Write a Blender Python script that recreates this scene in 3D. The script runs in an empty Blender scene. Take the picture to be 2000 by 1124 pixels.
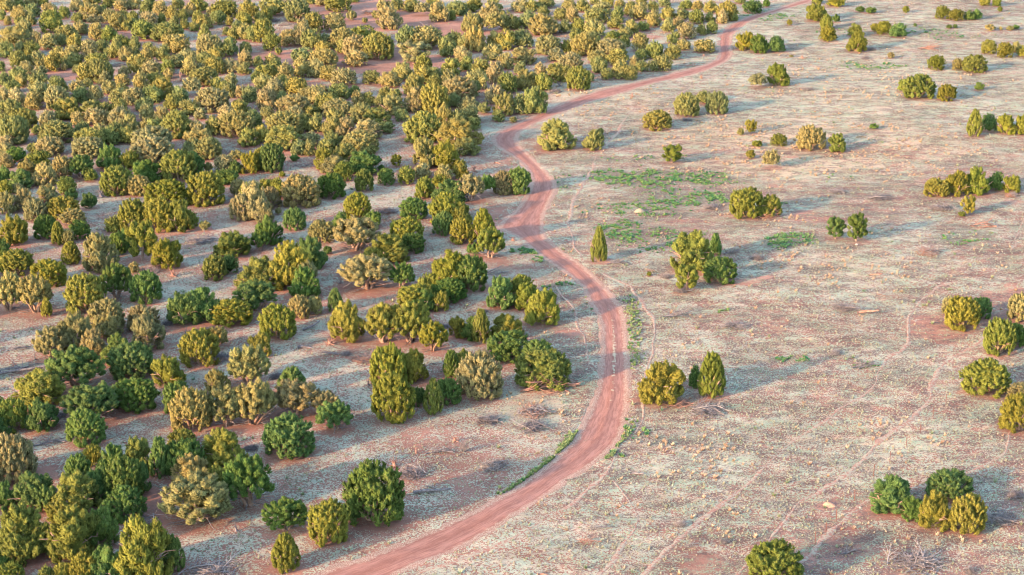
import bpy, bmesh, math, random
import numpy as np
from mathutils import Vector
R = math.radians
random.seed(7)
rng = np.random.default_rng(11)
scene = bpy.context.scene
COL = scene.collection

# ------------------------------------------------------------------ camera, sky, sun, exposure
FPX = 3600.0            # focal length in pixels of the 2000 px wide photograph
PITCH = math.atan(1270.0 / FPX)
CAMH = 80.0
cam_d = bpy.data.cameras.new('camera')
cam = bpy.data.objects.new('camera', cam_d)
COL.objects.link(cam)
cam_d.sensor_width = 36.0
cam_d.lens = 36.0 * FPX / 2000.0
cam_d.clip_start = 1.0
cam_d.clip_end = 9000.0
cam.location = (0, 0, CAMH)
cam.rotation_euler = (math.pi / 2 - PITCH, 0, 0)
scene.camera = cam

SUN_ELEV = 15.0          # degrees above the horizon
SUN_AZ = 38.0           # light travels this many degrees from +x towards +y
world = bpy.data.worlds.new('World')
scene.world = world
world.use_nodes = True
wn = world.node_tree.nodes
sky = wn.new('ShaderNodeTexSky')
sky.sky_type = 'NISHITA'
sky.sun_disc = False
sky.sun_elevation = R(SUN_ELEV)
dx, dy = -math.cos(R(SUN_AZ)), -math.sin(R(SUN_AZ))      # towards the sun
sky.sun_rotation = math.atan2(dx, dy)
sky.air_density = 1.0
sky.dust_density = 1.2
sky.ozone_density = 1.0
wn['Background'].inputs['Strength'].default_value = 0.15
world.node_tree.links.new(sky.outputs[0], wn['Background'].inputs['Color'])
sun_d = bpy.data.lights.new('sun', 'SUN')
sun = bpy.data.objects.new('sun', sun_d)
COL.objects.link(sun)
sun_d.energy = 2.25
sun_d.angle = R(2.0)
sun_d.color = (1.0, 0.58, 0.33)
sv = Vector((math.cos(R(SUN_AZ)) * math.cos(R(SUN_ELEV)), math.sin(R(SUN_AZ)) * math.cos(R(SUN_ELEV)), -math.sin(R(SUN_ELEV))))
sun.rotation_euler = sv.to_track_quat('-Z', 'Y').to_euler()
sun.location = (-200, -150, 120)
vs = scene.view_settings
vs.view_transform = 'Standard'
vs.look = 'None'
vs.gamma = 1.0
vs.use_curve_mapping = False
vs.exposure = 2.6
scene.cycles.filter_width = 1.05

# ------------------------------------------------------------------ noise, terrain, picture -> place
def _hash(ix, iy, s):
    n = (ix * 374761393 + iy * 668265263 + s * 974634777) & 0x7fffffff
    n = ((n ^ (n >> 13)) * 1274126177) & 0x7fffffff
    n = n ^ (n >> 16)
    return (n & 0xffff) / 65535.0

def vnoise(x, y, s=0):
    x = np.asarray(x, float); y = np.asarray(y, float)
    ix = np.floor(x).astype(np.int64); iy = np.floor(y).astype(np.int64)
    fx = x - ix; fy = y - iy
    fx = fx * fx * (3 - 2 * fx); fy = fy * fy * (3 - 2 * fy)
    a = _hash(ix, iy, s); b = _hash(ix + 1, iy, s); c = _hash(ix, iy + 1, s); d = _hash(ix + 1, iy + 1, s)
    return (a + (b - a) * fx) * (1 - fy) + (c + (d - c) * fx) * fy

def height0(x, y):
    z = 0.9 * (vnoise(x / 47., y / 47., 1) - .5)
    z = z + 0.42 * (vnoise(x / 17., y / 17., 2) - .5)
    z = z + 0.12 * (vnoise(x / 5.2, y / 5.2, 3) - .5)
    return z

CP, SP = math.cos(PITCH), math.sin(PITCH)
def ray(px, py):
    u = (np.asarray(px, float) - 1000.) / FPX
    v = (562. - np.asarray(py, float)) / FPX
    return u, CP + v * SP, -SP + v * CP          # x, y, z direction for unit depth

def ground(px, py, lift=0.0):
    dx_, dy_, dz_ = ray(px, py)
    z = np.zeros_like(dx_) + lift
    for _ in range(10):
        t = (CAMH - z) / (-dz_)
        z = height0(dx_ * t, dy_ * t) + lift
    return dx_ * t, dy_ * t, z

def pxpm(x, y, z):                                # pixels (2000 wide) per metre at a place
    return FPX / (y * CP - (z - CAMH) * SP)

def to_px(x, y, z):
    dep = y * CP - (z - CAMH) * SP
    v = y * SP + (z - CAMH) * CP
    return 1000 + FPX * x / dep, 562 - FPX * v / dep

# ------------------------------------------------------------------ helpers for materials and meshes
def new_mat(name):
    m = bpy.data.materials.new(name)
    m.use_nodes = True
    nt = m.node_tree
    b = nt.nodes['Principled BSDF']
    b.inputs['Specular IOR Level'].default_value = 0.15
    b.inputs['Roughness'].default_value = 0.95
    return m, nt, b

class N:
    """small node builder"""
    def __init__(s, nt): s.nt = nt
    def node(s, t, **kw):
        n = s.nt.nodes.new(t)
        for k, v in kw.items(): setattr(n, k, v)
        return n
    def link(s, a, b): s.nt.links.new(a, b)
    def put(s, sock, v):
        if hasattr(v, 'is_output') or isinstance(v, bpy.types.NodeSocket): s.link(v, sock)
        elif isinstance(v, (tuple, list)) and len(v) == 3 and sock.type == 'RGBA': sock.default_value = (*v, 1)
        else: sock.default_value = v
    def pos(s): return s.node('ShaderNodeNewGeometry').outputs['Position']
    def attr(s, name): return s.node('ShaderNodeAttribute', attribute_name=name)
    def noise(s, vec, scale, detail=2, rough=.55):
        n = s.node('ShaderNodeTexNoise'); s.link(vec, n.inputs['Vector'])
        n.inputs['Scale'].default_value = scale; n.inputs['Detail'].default_value = detail; n.inputs['Roughness'].default_value = rough
        return n.outputs['Fac']
    def math(s, op, a, b=0.0, c=None, clamp=False):
        n = s.node('ShaderNodeMath', operation=op, use_clamp=clamp)
        s.put(n.inputs[0], a); s.put(n.inputs[1], b)
        if c is not None: s.put(n.inputs[2], c)
        return n.outputs[0]
    def ramp(s, f, lo, hi):
        n = s.node('ShaderNodeMapRange', interpolation_type='SMOOTHSTEP')
        s.put(n.inputs[0], f); n.inputs[1].default_value = lo; n.inputs[2].default_value = hi
        return n.outputs[0]
    def mix(s, f, a, b, mode='MIX'):
        n = s.node('ShaderNodeMix', data_type='RGBA', blend_type=mode)
        s.put(n.inputs[0], f); s.put(n.inputs[6], a); s.put(n.inputs[7], b)
        return n.outputs[2]
    def bump(s, h, strength, dist):
        n = s.node('ShaderNodeBump'); s.link(h, n.inputs['Height'])
        n.inputs['Strength'].default_value = strength; n.inputs['Distance'].default_value = dist
        return n.outputs[0]

def np_mesh(name, V, F, attrs=None, mat=None, mats=None, midx=None, smooth=False):
    """mesh from numpy: V (n,3); F (m,3) or (m,4); attrs name -> (n,) floats or (n,3) colours"""
    me = bpy.data.meshes.new(name)
    V = np.ascontiguousarray(V, np.float32); F = np.ascontiguousarray(F, np.int32)
    k = F.shape[1]
    me.vertices.add(len(V)); me.vertices.foreach_set('co', V.ravel())
    me.loops.add(F.size); me.loops.foreach_set('vertex_index', F.ravel())
    me.polygons.add(len(F))
    me.polygons.foreach_set('loop_start', np.arange(0, F.size, k, dtype=np.int32))
    me.polygons.foreach_set('loop_total', np.full(len(F), k, np.int32))
    if smooth: me.polygons.foreach_set('use_smooth', np.ones(len(F), bool))
    if midx is not None: me.polygons.foreach_set('material_index', np.ascontiguousarray(midx, np.int32))
    me.update(calc_edges=True)
    for an, a in (attrs or {}).items():
        a = np.asarray(a, np.float32)
        if a.ndim == 1:
            at = me.attributes.new(an, 'FLOAT', 'POINT'); at.data.foreach_set('value', a)
        else:
            at = me.attributes.new(an, 'FLOAT_COLOR', 'POINT')
            at.data.foreach_set('color', np.hstack([a, np.ones((len(a), 1), np.float32)]).ravel())
    for m in (mats or ([mat] if mat else [])): me.materials.append(m)
    return me

def link(name, data, parent=None, loc=None, **props):
    o = bpy.data.objects.new(name, data)
    COL.objects.link(o)
    if parent is not None: o.parent = parent
    if loc is not None: o.location = loc
    for k, v in props.items(): o[k] = v
    return o

def tag(o, label, cat, group=None):
    o['label'] = label; o['category'] = cat
    if group: o['group'] = group
    return o

def tube(pts, rad, n=5, cap=True):
    """tapered tube along pts with radii rad -> V, F(tris)"""
    pts = np.asarray(pts, float); V = []; F = []
    k = len(pts)
    for i in range(k):
        d = pts[min(i + 1, k - 1)] - pts[max(i - 1, 0)]
        d = d / (np.linalg.norm(d) + 1e-9)
        a = np.cross(d, (0.13, 0.21, 0.97) if abs(d[2]) < .9 else (1, 0, 0)); a /= np.linalg.norm(a) + 1e-9
        b = np.cross(d, a)
        for j in range(n):
            t = 2 * math.pi * j / n
            V.append(pts[i] + rad[i] * (math.cos(t) * a + math.sin(t) * b))
    for i in range(k - 1):
        for j in range(n):
            p, q = i * n + j, i * n + (j + 1) % n
            F.append((p, q, q + n)); F.append((p, q + n, p + n))
    if cap:
        for base in (0, (k - 1) * n):
            for j in range(1, n - 1): F.append((base, base + j, base + j + 1))
    return np.array(V), np.array(F)

def join_vf(parts):
    V = []; F = []; o = 0
    for v, f in parts:
        V.append(v); F.append(f + o); o += len(v)
    return np.vstack(V), np.vstack(F)

# ------------------------------------------------------------------ road outline (both edges, traced bottom to top)
ROAD_L = [(330,1235),(480,1175),(610,1124),(650,1108),(712,1090),(800,1055),(850,1033),(925,998),(995,960),(1047,925),(1075,903),(1117,865),(1130,843),(1150,804),(1162,775),(1168,750),(1172,712),(1175,687),(1174,637),(1165,612),(1147,582),(1138,560),(1110,536),(1087,521),(1057,501),(1032,480),(1010,462),(975,445),(985,428),(1005,415),(1020,395),(1035,370),(1038,350),(1033,335),(1020,320),(1003,306),(985,295),(968,284),(962,270),(975,256),(1000,244),(1030,232),(1062,216),(1100,201),(1140,186),(1185,173),(1237,162),(1287,150),(1337,137),(1375,127),(1400,116),(1404,105),(1402,87),(1401,72),(1410,60),(1430,46),(1457,34),(1500,22),(1537,10),(1575,-2),(1640,-25),(1720,-50)]
ROAD_R = [(1800,-50),(1670,-22),(1595,-2),(1582,5),(1537,17),(1500,29),(1470,40),(1447,54),(1430,70),(1428,88),(1430,107),(1420,120),(1387,135),(1350,147),(1287,160),(1237,175),(1187,190),(1150,200),(1112,215),(1075,228),(1037,245),(1015,258),(1007,270),(1013,283),(1029,297),(1050,317),(1072,340),(1084,356),(1085,371),(1074,393),(1062,420),(1060,446),(1063,462),(1080,476),(1100,493),(1132,513),(1152,531),(1180,557),(1195,575),(1213,600),(1221,624),(1224,662),(1227,702),(1227,737),(1227,770),(1226,800),(1214,850),(1200,870),(1175,893),(1147,915),(1107,938),(1072,966),(1032,990),(1000,1008),(980,1024),(925,1056),(875,1082),(812,1103),(775,1122),(640,1175),(480,1250)]
def w_poly(pts):
    a = np.array(pts, float)
    x, y, z = ground(a[:, 0], a[:, 1])
    return np.stack([x, y], 1)
RL, RR = w_poly(ROAD_L), w_poly(ROAD_R)
RPOLY = np.vstack([RL, RR])

def seg_dist(P, L, chunk=40000):
    """distance of points P (n,2) to polyline L"""
    out = np.empty(len(P))
    A, B = L[:-1], L[1:]; D = B - A; LL = (D ** 2).sum(1) + 1e-12
    for s in range(0, len(P), chunk):
        p = P[s:s + chunk, None, :]
        t = np.clip(((p - A) * D).sum(2) / LL, 0, 1)
        q = A + t[..., None] * D
        out[s:s + chunk] = np.sqrt(((p - q) ** 2).sum(2)).min(1)
    return out

def inside(P, poly):
    x, y = P[:, 0], P[:, 1]
    r = np.zeros(len(P), bool)
    n = len(poly); j = n - 1
    for i in range(n):
        xi, yi = poly[i]; xj, yj = poly[j]
        if yi != yj:
            c = ((yi > y) != (yj > y)) & (x < (xj - xi) * (y - yi) / (yj - yi) + xi)
            r ^= c
        j = i
    return r

RB = (RPOLY[:, 0].min() - 4, RPOLY[:, 0].max() + 4, RPOLY[:, 1].min() - 4, RPOLY[:, 1].max() + 4)
def road_sd(P):
    """signed distance to the road, negative inside (only good near it)"""
    out = np.full(len(P), 9.0)
    m = (P[:, 0] > RB[0]) & (P[:, 0] < RB[1]) & (P[:, 1] > RB[2]) & (P[:, 1] < RB[3])
    Q = P[m]
    if len(Q):
        d = np.minimum(seg_dist(Q, RL), seg_dist(Q, RR))
        ins = inside(Q, RPOLY)
        out[m] = np.where(ins, -d, d)
    return out

TRAILS = [
 ('cattle trail branching off the road near the top and running beside it', .42, [(1880,112),(1480,112),(1440,128),(1400,145),(1377,158),(1345,173),(1300,195),(1240,213),(1225,228),(1211,241),(1213,255),(1200,268),(1182,284),(1164,306),(1158,318)]),
 ('narrow trail winding down right of the road through the middle', .45, [(1158,318),(1152,345),(1135,352),(1138,364),(1122,383),(1115,400),(1112,420),(1108,440),(1115,460),(1125,485),(1135,505),(1150,522),(1175,535),(1210,550),(1235,562),(1255,585),(1262,605),(1278,625),(1278,650),(1280,670),(1270,700),(1262,730),(1250,770),(1258,795),(1255,815),(1235,850),(1210,880),(1190,910),(1170,940),(1140,970),(1100,1000),(1050,1025),(1000,1050),(930,1085),(850,1112),(760,1140)]),
 ('trail crossing the right side past the fence posts', .42, [(2030,800),(1995,835),(1965,843),(1978,865),(1965,885),(1930,908),(1885,925),(1800,950),(1720,965),(1695,975),(1675,995),(1655,1012),(1630,1035),(1600,1062),(1560,1100),(1530,1140)]),
 ('long trail climbing from the lower right past the red hollow', .45, [(1975,620),(1930,655),(1905,672),(1880,690),(1850,705),(1825,730),(1818,760),(1815,785),(1795,805),(1765,830),(1735,845),(1700,880),(1680,900),(1665,915),(1637,938),(1605,957),(1575,972),(1547,995),(1527,1020),(1500,1052),(1440,1124),(1400,1170)]),
 ('trail through the red bare ground on the right', .4, [(1860,550),(1830,562),(1810,577),(1795,595),(1775,615),(1772,640),(1775,655),(1770,675),(1745,695),(1715,715),(1712,745),(1690,770),(1660,787),(1630,805),(1600,830),(1540,868),(1500,905),(1485,925),(1455,950),(1430,965),(1400,990),(1375,1015),(1350,1035),(1320,1058),(1280,1100),(1240,1150)]),
 ('winding trail at the bottom right of the road', .38, [(1200,940),(1222,965),(1235,985),(1248,1005),(1245,1025),(1225,1050),(1205,1080),(1185,1105),(1165,1140)]),
 ('faint trail left of the road on the inner bend', .28, [(1090,560),(1097,577),(1110,592),(1125,612),(1135,650),(1150,690),(1155,730),(1158,760),(1150,790),(1130,825),(1112,850)]),
 ('faint trail at the far right edge', .3, [(2010,400),(1997,436),(1985,465),(1978,490)]),
 ('small forked trail in the upper right', .3, [(1735,-6),(1742,8),(1750,25),(1748,33),(1765,45)]),
]
TRW = [(lab, w, w_poly(p)) for lab, w, p in TRAILS]

# soil and plant cover marks, in picture space: x, y, rx, ry, amount
BARE = [(1618,985,30,14,1.0),(1700,1000,60,25,.4),(1830,640,90,35,.55),(1900,700,70,30,.35),(1480,700,60,22,.3),(1850,800,60,22,.3),(1560,1090,80,30,.4),
        (1450,545,60,10,.6),(1120,650,35,12,.5),(1230,985,40,30,.3),(1365,1100,60,25,.55),(1480,590,40,9,.4),(1590,425,70,14,.5),(1240,455,50,14,.2),
        (700,1040,130,40,.35),(560,830,170,70,.35),(300,1000,30,60,.8),(90,930,40,30,.6),(820,850,120,30,.35),(850,760,50,30,.3),(380,840,60,40,.3),
        (720,30,150,34,.95),(880,60,60,30,.9),(660,120,240,24,.8),(560,170,80,14,.6),(110,140,120,24,.7),(260,75,60,14,.7),(1250,70,50,14,.5),(970,430,60,30,.5),(1680,290,60,9,.5),(1460,215,90,12,.3),
        (1880,345,20,8,.4),(1320,215,120,10,.35),(600,590,90,16,.4),(700,445,140,20,.25),(1960,600,60,60,.5),(1620,1060,120,50,.4),(1500,640,120,22,.35),(1580,300,300,16,.4),(470,650,60,25,.3)]
GREEN = [(1122,862,14,16,1.),(1104,885,16,14,1.),(1080,906,18,13,1.),(1058,925,18,12,1.),(1035,942,18,10,1.),(1012,956,18,8,.9),(1238,650,8,45,.38),(1241,690,8,25,.35),(1222,845,12,24,.9),(1205,880,10,14,.7),(1250,850,30,8,.8),(1236,600,10,30,.25),
         (1300,350,150,18,.9),(1200,345,60,14,1.),(1340,385,100,16,.9),(1400,385,50,10,.6),(1250,410,110,24,.5),(1220,450,50,16,.8),(1300,470,120,25,.45),(1180,350,35,8,.8),
         (1030,488,40,10,.9),(1050,510,30,8,.6),(1090,355,30,22,.35),(1540,470,60,18,.7),(1880,465,70,14,.5),(1540,395,25,8,.7),(1700,130,100,7,.6),(1820,60,60,6,.5),
         (1850,70,60,6,.4),(1090,560,25,8,.5),(1550,705,45,8,.8),(1690,710,35,7,.5),(1500,30,70,9,.6),(1720,128,40,5,.6),(1420,610,18,4,.9),(1160,590,8,25,.4),(1240,310,130,10,.3),
         (1650,345,50,8,.3),(1640,60,90,12,.3),(1700,400,160,50,.2)]
LUSH = [(1650,150,560,190,.9),(1560,820,520,300,.5),(1650,560,400,160,.45),(1250,640,120,100,.7),(1180,520,160,70,.5),(1100,350,90,70,.5),(1150,1080,200,70,.4)]
DRY = [(1560,290,340,70,.75),(1330,885,150,50,.35),(1500,420,80,20,.4),(1700,160,260,60,.4),(1180,200,160,40,.5),(1640,520,180,40,.4),(1150,420,40,40,.4),(1760,850,120,40,.4),(1060,790,70,50,.4)]
def blobs(x, y, L):
    z = height0(x, y)
    px, py = to_px(x, y, z)
    px = px + 40 * (vnoise(x / 3.1, y / 3.1, 41) - .5); py = py + 14 * (vnoise(x / 3.1, y / 3.1, 42) - .5)
    o = np.zeros_like(px)
    for cx, cy, rx, ry, a in L:
        d = ((px - cx) / rx) ** 2 + ((py - cy) / ry) ** 2
        o = np.maximum(o, a * np.clip(1.35 - d, 0, 1))
    return o


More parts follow.
